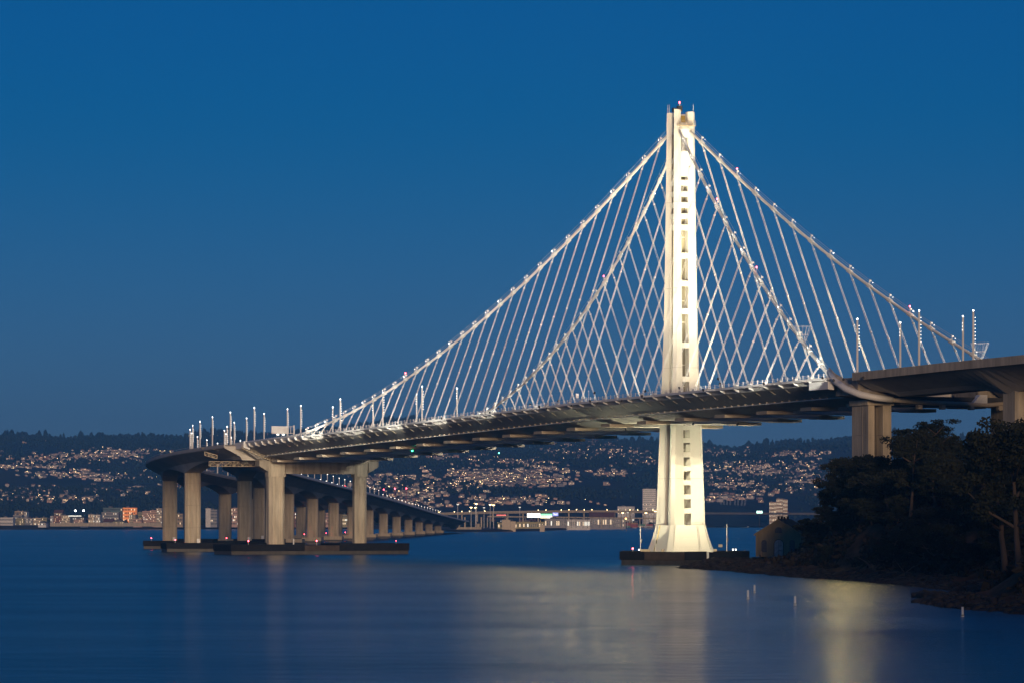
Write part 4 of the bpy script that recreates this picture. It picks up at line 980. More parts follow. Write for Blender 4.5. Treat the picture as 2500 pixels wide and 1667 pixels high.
B4 = [  # left-hand waterfront: x0,x1,y0,(label),wall,floors,bays,lit,roof,Y
    (0, 178, 690, 'long low cream building at the left edge of the waterfront', WH, 2, 12, .15, 'flat', 5250), (-300, 0, 700, 'low tan building past the left edge of the waterfront', TN, 2, 14, .2, 'flat', 5300),
    (200, 320, 600, 'tan block on the rise behind the left waterfront', TN, 4, 8, .3, 'flat', 5900), (180, 300, 655, 'grey block behind the left end of the lit row', GY_, 5, 8, .3, 'flat', 5600), (330, 366, 612, 'small white tower behind the left end of the lit row', WH, 4, 3, .2, 'flat', 5700),
    (205, 330, 700, 'olive row house block with lit windows at far left', OL, 3, 8, .55, 'flat', 5350), (335, 445, 700, 'grey row block with bright white shop lights', GY_, 3, 8, .6, 'flat', 5340), (450, 560, 696, 'cream row block right of the shop lights', CR, 3, 8, .5, 'flat', 5345), (562, 640, 692, 'olive row block at the right end of the lit row', OL, 3, 6, .5, 'flat', 5350),
    (690, 725, 672, 'narrow white stair block beside the brick building', WH, 4, 2, .2, 'flat', 5330), (727, 835, 668, 'dark brick waterfront block with pale verticals', BK, 5, 9, .3, 'flat', 5340), (836, 955, 662, 'cream waterfront block with four rows of windows', CR, 4, 8, .5, 'flat', 5335), (957, 1146, 690, 'long dark grey block with a lit roof edge', GY_, 4, 14, .25, 'flat', 5400),
    (1010, 1135, 718, 'low pink block in front of the long grey one', PK, 3, 10, .3, 'flat', 5280), (740, 850, 622, 'red-roofed house on the rise behind the waterfront', TN, 3, 8, .3, 'ridge', 5800),
    (1210, 1290, 648, 'cream apartment block left of a narrow gap', CR, 4, 6, .5, 'flat', 5340), (1293, 1368, 652, 'cream apartment block right of a narrow gap', WH, 4, 6, .5, 'flat', 5350), (1390, 1620, 618, 'grey office block with a colonnade under the teal building', GY_, 5, 16, .3, 'flat', 5420),
    (1410, 1680, 556, 'large teal dark glass office building with lit roofline', TL, 5, 18, .12, 'flat', 5480), (1765, 1850, 650, 'cream apartment block right of the orange building', CR, 5, 7, .5, 'flat', 5360), (1885, 1945, 618, 'olive block with two bright lamps left of the peach tower', OL, 5, 5, .4, 'flat', 5420),
    (1820, 1935, 708, 'low pink block in front of the olive block', PK, 2, 8, .3, 'flat', 5300), (1945, 2052, 602, 'left step of the peach apartment tower', PK, 8, 7, .35, 'flat', 5330), (2052, 2134, 592, 'middle step of the peach apartment tower', PK, 8, 6, .3, 'flat', 5332), (2134, 2210, 566, 'right pale step of the peach apartment tower', CR, 9, 6, .45, 'flat', 5325)]
for x0, x1, y0, lab, wl, fl, ba, li, rf, Y in B4:
    building('waterfront_building', lab, Z4(x0), Z4(x1), 1140 + Z4(y0), None, Y, wl, fl, ba, li, rf)
M_ORG = mat('orange_glow_wall', (.7, .25, .08), .7, .2, .1, emit=(1, .3, .08), estr=.55, sample=False)  # wall emits its own glow in place of floodlighting
building('waterfront_building', 'orange office block with glowing walls on the left waterfront', Z4(1680), Z4(1850), 1140 + Z4(556), None, 5470, M_ORG, 5, 8, .4)
for x0, x1, y0, lab in ((520, 630, 762, 'small gabled boat shed with a bright front'), (1545, 1690, 742, 'yellow gabled hall with lit gable windows'), (1100, 1200, 768, 'low grey gabled shed on the bank')):
    building('gabled_hall', lab, Z4(x0), Z4(x1), 1140 + Z4(y0), None, 5200, OL if '1545' in str(x0) else WH, 1, 5, .8, 'gable')
building('long_shed', 'dark-roofed long shed left of the yellow gabled hall', Z4(1415), Z4(1543), 1140 + Z4(748), None, 5215, GY_, 1, 12, .1, 'ridge')
for px, py, lab in ((184, 1247, 'left of two bright floodlight masts behind the waterfront'), (204, 1246.6, 'right of two bright floodlight masts behind the waterfront')):
    p = at(px, py, 5700); o = thing('floodlight_mast', lab, 'floodlight', (p.x, p.y, 3)); MB().tube([(0, 0, 0), (0, 0, p.z - 3)], .4, 5).build('mast', M_DARK, o); MB().ball((0, 0, p.z - 2), 1.5, n=8, rings=5).build('lamp', L_STAR, o)
RW = thing('retaining_wall', 'long pale retaining wall along the road before the left waterfront', 'wall', ((258 - CX) / F_PX * 5180, 5180, 6))
for k in range(20): MB().box(-88 + k * 8.85, -88 + k * 8.85 + 8.7, 0, 1.2, -1, 4.4 + .3 * (k % 2)).build('wall_panel', M_CONC, RW)
for i in range(12):
    q = random.uniform(-95, 85); c_ = thing('parked_car', 'tiny car on the road before the left waterfront', 'car', ((258 - CX) / F_PX * 5180 + q, 5186, 9.6), 0, 'cars on the shore road')
    MB().box(-2.2, 2.2, -.9, .9, .3, 1.0).build('car_body', random.choice((M_DARK, M_WHITE, M_ROOFR)), c_); MB().loft([[(-1.4, -.8, 1.0), (1.2, -.8, 1.0), (1.2, .8, 1.0), (-1.4, .8, 1.0)], [(-.9, -.7, 1.55), (.7, -.7, 1.55), (.7, .7, 1.55), (-.9, .7, 1.55)]]).build('cabin', M_GLASS, c_)
    MB().box(-2.3, -2.2, -.8, .8, .6, .85).build('lamp', L_RED if i % 2 else L_WINC, c_)
lr = MB().box(0, 21, -.5, 0, 0, 1.4).build('roof_light_strip', L_WINC); lr.location = at(167, 1259.5, 5330); tag(lr, 'bright light strip on the roof of the cream block', 'roof light')
# seen between the viaduct piers
for x0, x1, y0, lab, wl, fl, ba, li in ((502, 514, 1241, 'white windowless tower seen between the viaduct piers', WH, 0, 0, 0), (514, 530, 1244, 'grey striped office block seen between the viaduct piers', GY_, 5, 5, .15), (561, 592, 1240, 'red-roofed hotel seen between the viaduct piers', PK, 5, 9, .5), (430, 446, 1254, 'low block seen between the left piers', TN, 3, 4, .4), (646, 654, 1246, 'bright narrow block seen left of the pier column', WH, 4, 3, .6), (716, 745, 1250, 'red brick block seen right of the pier column', BK, 4, 8, .5), (795, 802, 1252, 'pink block in a gap between far piers', PK, 4, 3, .4), (836, 848, 1256, 'yellow lit block in a gap between far piers', OL, 3, 4, .9)):
    building('waterfront_building', lab, x0, x1, y0, None, 5300, wl, fl, ba, li)

# ---- middle: bridge landing, port and freeway
OTP = thing('landing_pier', 'old concrete landing pier with two stub towers at the viaduct end', 'pier', on_water(1144, 1296.8), 0)
s_ = 4310 / F_PX
MB().box(-31 * s_, 31 * s_, 0, 10, -2, 6.0).build('pier_wall', M_CONC, OTP)
for x in (-26, 22): MB().box((x - 5) * s_, (x + 5) * s_, -1, 11, 6.0, 10.5).build('stub_tower', M_CONC, OTP)
for x in (-9, 31): MB().box((x - 1.6) * s_, (x + 1.6) * s_, 3, 5, 6.0, 19).build('sign_pillar', M_BEAM, OTP)
for x0, x1, y0, Y, lab in ((1225.7, 1246, 1269, 4330, 'tan box building on the landing shore'), (1246.5, 1259, 1273, 4335, 'lower tan annex beside the box building'), (1318, 1329.5, 1282, 4330, 'small tan hut by itself near the waterline')):
    building('shore_building', lab, x0, x1, y0, None, Y, CR, 0, 0, 0, 'flat', dep=14)
FW = thing('freeway_viaduct', 'long pale elevated freeway crossing the port behind the shore', 'freeway', (0, 5650, 0))
fx = np.linspace(960, 2060, 60); fy_ = np.interp(fx, [960, 1080, 1180, 1400, 1600, 1720, 2060], [1257, 1251.5, 1248.5, 1245.6, 1246.4, 1249.5, 1251])
def fpt(i): return ((fx[i] - CX) / F_PX * 5650, 0, CAM_Z + (HORIZON - fy_[i]) / F_PX * 5650)
MB().loft([[(fpt(i)[0], yy, fpt(i)[2] + zz) for yy, zz in ((0, -3.4), (14, -3.4), (16, 0), (-2, 0))] for i in range(41)]).build('deck', M_CONC, FW); MB().loft([[(fpt(i)[0], yy, fpt(i)[2] + zz) for yy, zz in ((0, -3.4), (14, -3.4), (16, 0), (-2, 0))] for i in range(40, 60)]).build('deck', M_ROOFG, FW)
MB().loft([[(fpt(i)[0], yy, fpt(i)[2] + zz) for yy, zz in ((-2.2, -.4), (-1.9, -.4), (-1.9, .9), (-2.2, .9))] for i in range(41)]).build('parapet', M_CONC, FW)
for i in range(1, 40, 2):
    p = fpt(i); MB().box(p[0] - 1.2, p[0] + 1.2, 5, 8, 2, p[2] - 3.4).build('column', M_CONC, FW)
for i in range(60):
    if i < 40 and random.random() < .55: MB().ball((fpt(i)[0], -1, fpt(i)[2] + 1.8), .8, n=5, rings=3).build('road_lamp', L_WARM, FW)
RD2 = thing('ramp_road', 'lower ramp road with a red streak of tail lights before the freeway', 'road', (0, 5200, 0))
rx = np.linspace(1190, 1640, 30)
MB().loft([[((q - CX) / F_PX * 5200, yy, CAM_Z + (HORIZON - (1258 + (q - 1190) * .012)) / F_PX * 5200 + zz) for yy, zz in ((0, -2), (9, -2), (10, 0), (-1, 0))] for q in rx]).build('deck', M_CONC, RD2)
for q in rx[::3]: x = (q - CX) / F_PX * 5200; MB().box(x - .8, x + .8, 3, 5, 2, 19).build('column', M_CONC, RD2)
MB().box((1212 - CX) / F_PX * 5200, (1236 - CX) / F_PX * 5200, -1.2, -1.0, 22.2, 23.6).build('tail_light_trail', lamp_mat('tail_red', (1, .06, .03), 1.6), RD2)
SGN = [(1287, 1319, 1252, 1262, 'bright blank white billboard by the freeway', lamp_mat('billboard_white', (1, .96, .86), 3.0)), (1319.5, 1348, 1253, 1264, 'multicoloured lit billboard right of the white one', None), (1349, 1363, 1250, 1258.5, 'blue billboard with a white swoosh', lamp_mat('billboard_blue', (.05, .18, .85), 1.2)), (1847, 1861.5, 1246, 1252, 'small pale green lit billboard above the white warehouse', lamp_mat('billboard_mint', (.5, 1, .85), 2.4))]
for x0, x1, y0, y1, lab, mt in SGN:
    a, b_ = at(x0, y1, 5150), at(x1, y0, 5150); o = thing('billboard', lab, 'billboard', ((a.x + b_.x) / 2, 5150, 2)); w_ = (b_.x - a.x) / 2
    if mt: MB().box(-w_, w_, -.4, .4, a.z - 2, b_.z - 2).build('sign_face', mt, o)
    else:
        for k, (c_, f0, f1, g0, g1) in enumerate((((.1, .75, .35), 0, 1, .55, 1), ((1, .8, .45), 0, .55, 0, .55), ((1, .95, .8), .55, 1, 0, .55))):
            MB().box(-w_ + 2 * w_ * f0, -w_ + 2 * w_ * f1, -.4, .4, a.z - 2 + (b_.z - a.z) * g0, a.z - 2 + (b_.z - a.z) * g1).build('sign_face', lamp_mat('billboard_part', c_, 2.0), o)
    if 'swoosh' in lab: MB().tube([(-w_ * .7, -.5, b_.z - 2 - 1.5), (-w_ * .2, -.5, a.z + .2), (w_ * .2, -.5, a.z + .4), (w_ * .8, -.5, b_.z - 4)], [.5, .9, .7, .3], 5).build('sign_mark', L_WINC, o)
    MB().tube([(0, .6, 0), (0, .6, a.z - 2)], .5, 6).build('post', M_DARK, o)
MASTS = [(1117.6, 1230, 4400), (1162.6, 1229, 4700), (1150.2, 1237.5, 4700), (1181.7, 1238, 4800), (1196.7, 1231, 4700), (1205, 1232, 4650), (1269, 1237, 5300), (1161, 1238, 4800), (1600, 1247, 5300), (1532, 1250, 5300), (1520, 1251, 5300), (1577, 1251, 5300)]
for i, (px, py, Y) in enumerate(MASTS):
    p = at(px, py, Y); o = thing('high_mast_lamp', '%s tall mast lamp from the left in the port behind the shore' % ORD(i), 'lamp mast', (p.x, Y, 2.6), 0, 'tall mast lamps in the port')
    MB().tube([(0, 0, 0), (0, 0, p.z - 2.6)], [.55, .35], 6).build('mast', M_WHITE, o)
    MB().tube([(0, 0, p.z - 3.4), (0, 0, p.z - 2.2)], [1.1, 2.0], 8).build('lamp_ring', L_WARM if i % 3 else L_WINC, o)
for i in range(26):
    px = 1380 + i * 13.5 + random.uniform(-3, 3); p = at(px, 1249 + random.uniform(-2, 8), 5000); o = thing('utility_pole', 'thin dark utility pole in the row along the port road', 'pole', (p.x, 5000, 2.6), 0, 'utility poles along the port road'); MB().tube([(0, 0, 0), (0, 0, p.z - 2.6)], .28, 5).build('pole', M_DARK, o); MB().box(-1.6, 1.6, -.1, .1, p.z - 4.2, p.z - 3.9).build('crossarm', M_DARK, o)
PORT = [(1330, 1385, 1266, 'low grey shed with glowing front left of the port road', GY_, 1, 12, .9, 'flat', 5050), (1385, 1440, 1268, 'white lit depot building along the port road', WH, 1, 12, .8, 'flat', 5060), (1440, 1500, 1262, 'long grey warehouse with ridge roof in the port', GY_, 1, 10, .25, 'ridge', 5400), (1500, 1528, 1266, 'grey port office with tall door openings', GY_, 2, 6, .2, 'flat', 5500), (1215, 1262, 1276, 'low lit green-fronted shed behind the tan box building', OL, 1, 8, .8, 'flat', 4500), (1262, 1330, 1274, 'yellow lit low building behind the landing shore', OL, 1, 14, .9, 'flat', 4600),
        (1569, 1601, 1193, 'tall white gridded apartment tower left of the bridge tower', WH, 18, 12, .10, 'flat', 6500), (1601.5, 1606, 1197, 'narrow grey side of the tall apartment tower', GY_, 16, 2, .1, 'flat', 6510), (1508, 1550, 1236, 'long low white school building below the hills', WH, 2, 14, .2, 'flat', 6600), (1878, 1895, 1225, 'left wing of the tan hospital on the rise', TN, 6, 6, .3, 'flat', 6700), (1895, 1912, 1217, 'middle of the tan hospital on the rise', TN, 8, 6, .2, 'flat', 6705), (1912, 1923, 1219, 'right wing of the tan hospital on the rise', TN, 7, 4, .2, 'flat', 6700),
        (1822, 1905, 1256, 'long white floodlit warehouse on the quay', WH, 0, 0, 0, 'flat', 7350), (1906, 1972, 1256.5, 'right half of the white floodlit warehouse', WH, 0, 0, 0, 'flat', 7380), (1972, 2010, 1255, 'grey warehouse end behind the island', GY_, 0, 0, 0, 'flat', 7400), (1785, 1835, 1270, 'low tan shed with a gabled end on the quay', CR, 1, 8, .2, 'flat', 7300), (1728, 1750, 1258, 'dark shed at the foot of the cranes', GY_, 1, 4, .4, 'flat', 7330)]
for x0, x1, y0, lab, wl, fl, ba, li, rf, Y in PORT: building('port_building', lab, x0, x1, y0, None, Y, wl, fl, ba, li, rf, dep=40 if fl < 6 else 24)
for px, py, s, mt, lab in ((1825, 1260.5, 2.6, L_STAR, 'bright floodlight at the left end of the white warehouse'), (1886, 1260, 2.6, L_STAR, 'bright floodlight in the middle of the white warehouse'), (1774, 1263, 1.8, L_ORANGE, 'orange lamp at the foot of the port cranes'), (1806, 1262.5, 1.8, L_ORANGE, 'orange lamp right of the port cranes'), (1420.5, 1280.5, 1.5, L_STAR, 'starry warm lamp on the dark shore point'), (1528, 1265, 1.2, L_ORANGE, 'orange lamp in the container yard left of the bridge tower'), (1740, 1248, 1.4, L_WARM, 'lamp left of the cranes by the bridge tower')):
    Y = 7290 if px > 1700 else 4900 if px > 1500 else 5300; p = at(px, py, Y)
    if px == 1420.5: p = at(px, py, shore_Y(px) - 10)
    o = thing('yard_light', lab, 'floodlight', (p.x, p.y, 2)); MB().tube([(0, .8, 0), (0, .8, p.z - 2)], .3, 5).build('mast', M_DARK, o); MB().ball((0, 0, p.z - 2), s, n=8, rings=5).build('lamp', mt, o)
# containers, quay wall, cranes
CONT = [mat('container_%d' % i, c_, .7, .15, .2) for i, c_ in enumerate(((.35, .08, .06), (.08, .12, .25), (.08, .25, .16), (.4, .22, .08), (.45, .43, .40), (.3, .07, .1)))]
cm = [MB().box(-6.1, 6.1, -1.3, 1.3, 0, 2.6).mesh('container', c_) for c_ in CONT]
for row, (xa, xb, Y, nst) in enumerate(((1728, 1790, 7270, 2), (1838, 1900, 7265, 3), (1512, 1600, 5600, 3), (1530, 1600, 5580, 2))):
    x = (xa - CX) / F_PX * Y
    while x < (xb - CX) / F_PX * Y:
        for k in range(random.randint(1, nst)):
            o = link('shipping_container', random.choice(cm)); o.location = (x, Y + random.uniform(-1, 1), 2.7 + k * 2.65)
            tag(o, 'coloured shipping container stacked on the port quay %s of the bridge tower' % ('left' if xa < 1650 else 'right'), 'container', 'containers %s of the bridge tower' % ('left' if xa < 1650 else 'right'))
        x += 12.8
QW = MB().box((1722 - CX) / F_PX * 7240, (1838 - CX) / F_PX * 7240, 7240, 7262, -2, 4.2).build('quay_wall', M_CONC); tag(QW, 'pale concrete quay wall right of the bridge tower', 'quay')
QP = thing('timber_wharf', 'dark timber wharf on piles beside the quay wall', 'wharf', ((1868 - CX) / F_PX * 7240, 7240, 0))
MB().box(-29, 40, 0, 18, 4.0, 5.0).build('wharf_deck', M_DARK, QP)
for k in range(18): MB().box(-28 + k * 3.9, -27.2 + k * 3.9, 0, .8, -2, 4.0).build('pile', M_DARK, QP)
M_CRANE = mat('crane_steel', (.33, .34, .37), .6, .1, .2)
def lattice(m, a, b, w_, n_):
    a, b = Vector(a), Vector(b); d = b - a; sd = Vector((d.z, 0, -d.x)).normalized() * w_ / 2
    m.beam(a + sd, b + sd, .5); m.beam(a - sd, b - sd, .5)
    for i in range(n_): m.beam(a + d * (i / n_) + sd * (1 if i % 2 else -1), a + d * ((i + 1) / n_) + sd * (-1 if i % 2 else 1), .35)
for i, (px, tp) in enumerate(((1766, 1209), (1779, 1210), (1797, 1208), (1812, 1213))):
    Y = 7330; o = thing('port_crane', '%s raised-boom container crane from the bridge tower' % ORD(i), 'crane', ((px - CX) / F_PX * Y, Y, 2.6), 0, 'port cranes'); zt = CAM_Z + (HORIZON - tp) / F_PX * Y - 2.6; zm = 33
    for sx in (-7, 7):
        m = MB(); m.beam((sx, 0, 0), (sx * .8, 0, zm), 1.0); m.beam((sx, 14, 0), (sx * .8, 14, zm), 1.0); m.build('crane_leg', M_CRANE, o)
    MB().box(-8, 8, -1, 15, zm, zm + 2.2).build('portal_beam', M_CRANE, o); MB().box(-5, 5, 2, 10, zm + 2.2, zm + 7).build('machine_house', M_CRANE, o)
    lean = (-9, 0, 4, 10)[i]
    for sx in (-3.5, 3.5):
        m = MB(); lattice(m, (sx, 0, zm + 2), (sx + lean * .5, 0, zt), 2.4, 9); m.build('boom', M_CRANE, o)
    MB().ball((0, -1.5, zm - 2), .9, n=5, rings=3).build('work_lamp', L_WARM, o)
o = thing('gantry_crane', 'crane with a long boom slanting down beside the bridge tower', 'crane', ((1752 - CX) / F_PX * 7340, 7340, 2.6)); m = MB(); lattice(m, (4, 0, 20), (-25, 0, 57), 3, 12); m.build('boom', M_CRANE, o); MB().box(0, 9, -2, 8, 0, 22).build('machine_house', M_CRANE, o)
RC = thing('lattice_crane', 'dark red lattice crane in front of the white warehouse', 'crane', ((1914 - CX) / F_PX * 7100, 7100, 0)); M_RED = mat('crane_red', (.35, .03, .06), .6, .1, .2)
m = MB(); lattice(m, (0, 0, 3), (9, 0, 34), 3, 9); m.build('boom', M_RED, RC); m = MB(); lattice(m, (-2, 0, 3), (-8, 0, 26), 2.4, 7); m.build('mast', M_RED, RC); MB().box(-6, 5, -2, 4, 2, 8).build('cab', M_RED, RC)
MD = MB().box(-14, 14, -4, 6, -1, 2.2).build('crane_barge', M_DARK); MD.location = (RC.location.x, 7100, 0); tag(MD, 'low dark barge under the red lattice crane', 'barge')
for i in range(5):
    p = at(1976 + i * 7.5, 1228, 7350); o = thing('light_column', 'slim pale light column in the row above the warehouse end', 'lamp mast', (p.x, p.y, 2.6), 0, 'light columns by the warehouse end'); MB().tube([(0, 0, 0), (0, 0, p.z - 2.6)], .6, 5).build('column', M_WHITE, o)
for i, (px, py) in enumerate(((842, 1186.6), (937, 1195), (964, 1193), (992, 1192))):
    p = at(px, py, 5900); o = thing('radio_mast', '%s thin mast from the left with a red lamp behind the viaduct' % ORD(i), 'mast', (p.x, 5900, 2.6), 0, 'red-lamp masts behind the viaduct'); MB().tube([(0, 0, 0), (0, 0, p.z - 2.6)], .45, 5).build('mast', M_RED, o); MB().ball((0, 0, p.z - 2), 1.2, n=6, rings=4).build('lamp', L_RED, o)

# ---- generic town blocks on the flat behind the shore
k = 0
for i in range(230):
    px = random.uniform(-60, 2040); Y = random.uniform(5700, 7000); wpx = random.uniform(8, 22); hpx = random.uniform(4, 12)
    base_py = HORIZON + (CAM_Z - land_z(px)) / Y * F_PX
    if 1720 < px < 2050 and Y < 7400: Y = random.uniform(7450, 7700); base_py = HORIZON + (CAM_Z - land_z(px)) / Y * F_PX
    region = 'left of the viaduct' if px < 420 else 'behind the viaduct' if px < 1100 else 'between viaduct and bridge tower' if px < 1640 else 'right of the bridge tower'
    building('town_block', 'small low town building on the flat shore %s' % region, px - wpx / 2, px + wpx / 2, base_py - hpx, None, Y, random.choice([CR, PK, WH, GY_, TN, TN, GY_, OL, BL]), random.randint(1, 3), random.randint(3, 6), .35, random.choice(['flat', 'flat', 'ridge']), group='low town blocks ' + region)
# street trees and lamps on the flat
N = 3600; ty = 5350 + 1500 * RNG.random(N); tx = (-.165 + .27 * RNG.random(N)) * ty
keep = ty > np.interp(tx / ty * F_PX + CX, xs, SY) + 60; tx, ty = tx[keep], ty[keep]; H = 5 + 7 * RNG.random(len(tx))
blob_trees('town_trees', np.stack([tx, ty, np.array([land_z(a / b * F_PX + CX) for a, b in zip(tx, ty)])], 1), H, H * (.7 + .5 * RNG.random(len(tx))), M_WOOD, 'dark street trees among the town buildings on the far shore', 'trees')
m = MB()
for i in range(420):
    px = random.uniform(-40, 2040); Y = random.uniform(5450, 7300)
    if Y < shore_Y(px) + 60: continue
    m.ball(((px - CX) / F_PX * Y, Y, random.uniform(7, 13)), random.uniform(.5, 1.0), random.choice((0, 0, 0, 1, 2)), 5, 3)
o = m.build('town_lights', [L_WARM, L_WINC, L_ORANGE], kind='stuff'); o['label'] = 'scattered street lamps of the town on the far shore'; o['category'] = 'street lamps'

# ---- hillside houses
HW = [mat('house_cream', (.52, .39, .29), .85, .06, .1), mat('house_pink', (.48, .29, .23), .85, .06, .1), mat('house_white', (.60, .52, .46), .85, .05, .1), mat('house_grey', (.30, .27, .26), .85, .06, .1), mat('house_tan', (.40, .28, .20), .85, .06, .1)]
def house_mesh(k):
    r = random.Random(900 + k); w_, d_, h_ = r.uniform(11, 19), r.uniform(9, 12), r.uniform(5.2, 8.5); a = w_ / 2; m = MB()
    m.box(-a, a, 0, d_, -6, h_, 0)
    if k % 3: m.loft([[(x, -.7, h_), (x, d_ + .7, h_), (x, d_ / 2, h_ + d_ * .26)] for x in (-a - .7, a + .7)], 1)
    else: m.loft([[(-a - .7, y, h_), (a + .7, y, h_), (0, y, h_ + w_ * .2)] for y in (-.7, d_ + .7)], 1)
    n_ = r.randint(3, 5)
    for i in range(n_):
        for f in range(2):
            xx = -a + (i + .5) * w_ / n_; zz = 1.0 + f * h_ * .45; lit = r.random()
            m.add([(xx - .8, -.08, zz), (xx + .8, -.08, zz), (xx + .8, -.08, zz + 1.6), (xx - .8, -.08, zz + 1.6)], [(0, 1, 2, 3)], 3 if lit < .22 else 2)
    if k % 2: m.box(a, a + 4.5, 1.5, d_ - 1, -6, h_ * .6, 0)
    return m, r.choice(HW), r.choice([M_ROOFR, M_ROOFG, M_ROOFG])
L_HOME = lamp_mat('home_window', (1, .66, .32), 1.8)
HW2 = [mat('house_bright', (.78, .66, .54), .85, .05, .1), mat('house_bright_pink', (.74, .50, .38), .85, .05, .1)]
HM = [house_mesh(k) for k in range(16)]
HM = [(m, HW2[k % 2] if k % 5 == 0 else wl, rf) for k, (m, wl, rf) in enumerate(HM)]
hmesh = [m.mesh('hillside_house', [wl, rf, M_GLASS, L_HOME]) for m, wl, rf in HM]
# clusters in the photograph: cx, cy, sx, sy, n, place
CL = [(170, 1118, 95, 7, 75, 'high left hill, in dense rows'), (300, 1108, 75, 6, 60, 'high left hill, in dense rows'), (100, 1135, 70, 6, 40, 'high left hill, in dense rows'), (250, 1098, 40, 3, 14, 'high left hill, in dense rows'), (40, 1140, 25, 5, 12, 'high left hill, in dense rows'),
      (150, 1158, 80, 8, 34, 'middle slope at left, loosely scattered'), (270, 1165, 60, 8, 24, 'middle slope at left, loosely scattered'), (240, 1062, 90, 4, 12, 'left ridge top'), (90, 1075, 40, 4, 8, 'left ridge top'),
      (60, 1215, 60, 9, 34, 'lower slope at left'), (150, 1222, 60, 9, 32, 'lower slope at left'), (320, 1200, 60, 12, 20, 'lower slope at left'), (100, 1195, 80, 8, 14, 'lower slope at left'), (500, 1170, 60, 22, 50, 'slope seen between the viaduct piers'), (600, 1180, 50, 20, 30, 'slope seen between the viaduct piers'),
      (955, 1170, 55, 8, 40, 'upper hillside behind the viaduct'), (1000, 1112, 90, 3, 34, 'upper hillside behind the viaduct'), (1110, 1122, 70, 4, 20, 'upper hillside behind the viaduct'), (985, 1190, 70, 7, 36, 'lower hillside behind the viaduct'), (1085, 1190, 70, 10, 60, 'lower hillside behind the viaduct'), (1050, 1205, 60, 6, 30, 'lower hillside behind the viaduct'),
      (1250, 1132, 70, 6, 60, 'central hillside, packed densely'), (1200, 1158, 90, 7, 95, 'central hillside, packed densely'), (1290, 1168, 80, 7, 80, 'central hillside, packed densely'), (1180, 1180, 60, 7, 50, 'central hillside, packed densely'), (1340, 1140, 25, 10, 22, 'central hillside, packed densely'), (1300, 1182, 60, 4, 26, 'central hillside, packed densely'),
      (1420, 1085, 60, 6, 40, 'upper slope left of the bridge tower'), (1380, 1108, 40, 8, 26, 'upper slope left of the bridge tower'), (1500, 1105, 60, 14, 50, 'upper slope left of the bridge tower'), (1480, 1155, 40, 6, 22, 'upper slope left of the bridge tower'), (1560, 1125, 40, 12, 26, 'upper slope left of the bridge tower'),
      (1770, 1105, 45, 8, 34, 'slope just right of the bridge tower'), (1790, 1140, 60, 12, 70, 'slope just right of the bridge tower'), (1870, 1160, 60, 12, 70, 'slope just right of the bridge tower'), (1770, 1180, 50, 12, 50, 'slope just right of the bridge tower'), (1930, 1110, 60, 8, 36, 'slope beside the island trees'), (1960, 1165, 40, 14, 60, 'slope beside the island trees'), (1960, 1140, 40, 10, 30, 'slope beside the island trees'), (2190, 1085, 20, 8, 10, 'slope beside the island trees'), (1880, 1195, 70, 10, 36, 'slope beside the island trees'),
      (560, 1058, 60, 5, 8, 'left ridge top'), (1250, 1225, 120, 5, 40, 'foot of the hills behind the port'), (1000, 1225, 60, 5, 24, 'foot of the hills behind the port'), (1760, 1215, 60, 8, 30, 'foot of the hills behind the port')]
spots = []
for cx_, cy_, sx, sy, n_, place in CL:
    rows = max(2, int(sy / 3.2))
    for i in range(int(n_ * 1.9)):
        r_ = random.randint(-rows, rows); px = random.gauss(cx_, sx * .8); py = cy_ + r_ * 3.1 + (px - cx_) * random.choice((-.05, .0, .06)) + random.gauss(0, 2.2)
        if abs(r_) * 3.1 > sy * 1.9: continue
        h_ = hill_hit(px, py)
        if h_: spots.append((h_, place))
random.shuffle(spots)
vis = sorted(spots, key=lambda q: q[0][1])           # the nearest show largest
singles = spots[:300]; rest = spots[300:]
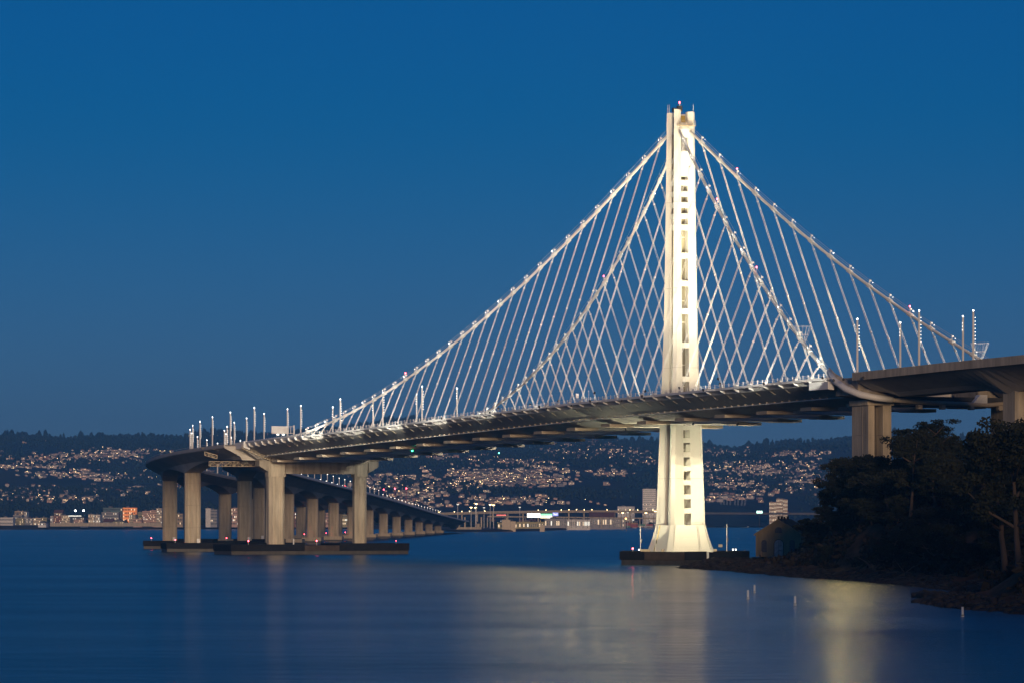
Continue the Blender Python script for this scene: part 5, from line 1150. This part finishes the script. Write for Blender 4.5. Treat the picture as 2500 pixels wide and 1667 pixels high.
for (X, Y, Z), place in singles:
    o = link('hillside_house', random.choice(hmesh)); o.location = (X, Y, Z + .5); o.rotation_euler = (0, 0, random.uniform(-.5, .5)); s = random.choice((.5, .6, .75, .95)) * random.uniform(.85, 1.1); o.scale = (s, s, s)
    tag(o, 'pale house in the cluster on the %s' % place, 'house', 'houses: ' + place)
by_m = {}
mm = MB(); wall_ix = {}
allm = HW + HW2 + [M_ROOFR, M_ROOFG, M_GLASS, L_HOME]
for (X, Y, Z), place in rest:
    k = random.randrange(16); m, wl, rf = HM[k]; a = random.uniform(-.5, .5); ca, sa = cos(a), sin(a); s = random.choice((.4, .55, .7, .85)) * random.uniform(.85, 1.1)
    o_ = len(mm.v); mm.v.extend((X + s * (x * ca - y * sa), Y + s * (x * sa + y * ca), Z + .5 + s * z) for x, y, z in m.v); mm.f.extend(tuple(i + o_ for i in f) for f in m.f)
    mp_ = {0: (HW + HW2).index(wl), 1: 7 if rf is M_ROOFR else 8, 2: 9, 3: 10}; mm.m.extend(mp_[q] for q in m.m)
o = mm.build('distant_houses', allm, kind='stuff'); o['label'] = 'countless further pale houses spread over the hillside'; o['category'] = 'houses'
m = MB()
for i in range(700):
    (X, Y, Z), pl = random.choice(spots); m.ball((X + random.uniform(-30, 30), Y - 12, Z + random.uniform(3, 7)), random.uniform(.35, .85), random.choice((0, 0, 0, 1)), 5, 3)
o = m.build('hill_lights', [L_WARM, L_WINC], kind='stuff'); o['label'] = 'scattered street lamps between the hillside houses'; o['category'] = 'street lamps'

# ---- the evening air
mh = bpy.data.materials.new('haze_air'); mh.use_nodes = True; n, l = mh.node_tree.nodes, mh.node_tree.links
n.remove(n['Principled BSDF']); pv = n.new('ShaderNodeVolumePrincipled'); l.new(pv.outputs[0], n['Material Output'].inputs['Volume'])
pv.inputs['Color'].default_value = (.13, .48, 1.0, 1); pv.inputs['Density'].default_value = 6.0e-5; pv.inputs['Anisotropy'].default_value = 0.0
hz = MB().box(-3600, 3600, -400, 13400, -4, 440).build('haze', mh); hz['kind'] = 'stuff'; hz['label'] = 'thin blue evening haze over the bay and hills'; hz['category'] = 'haze'
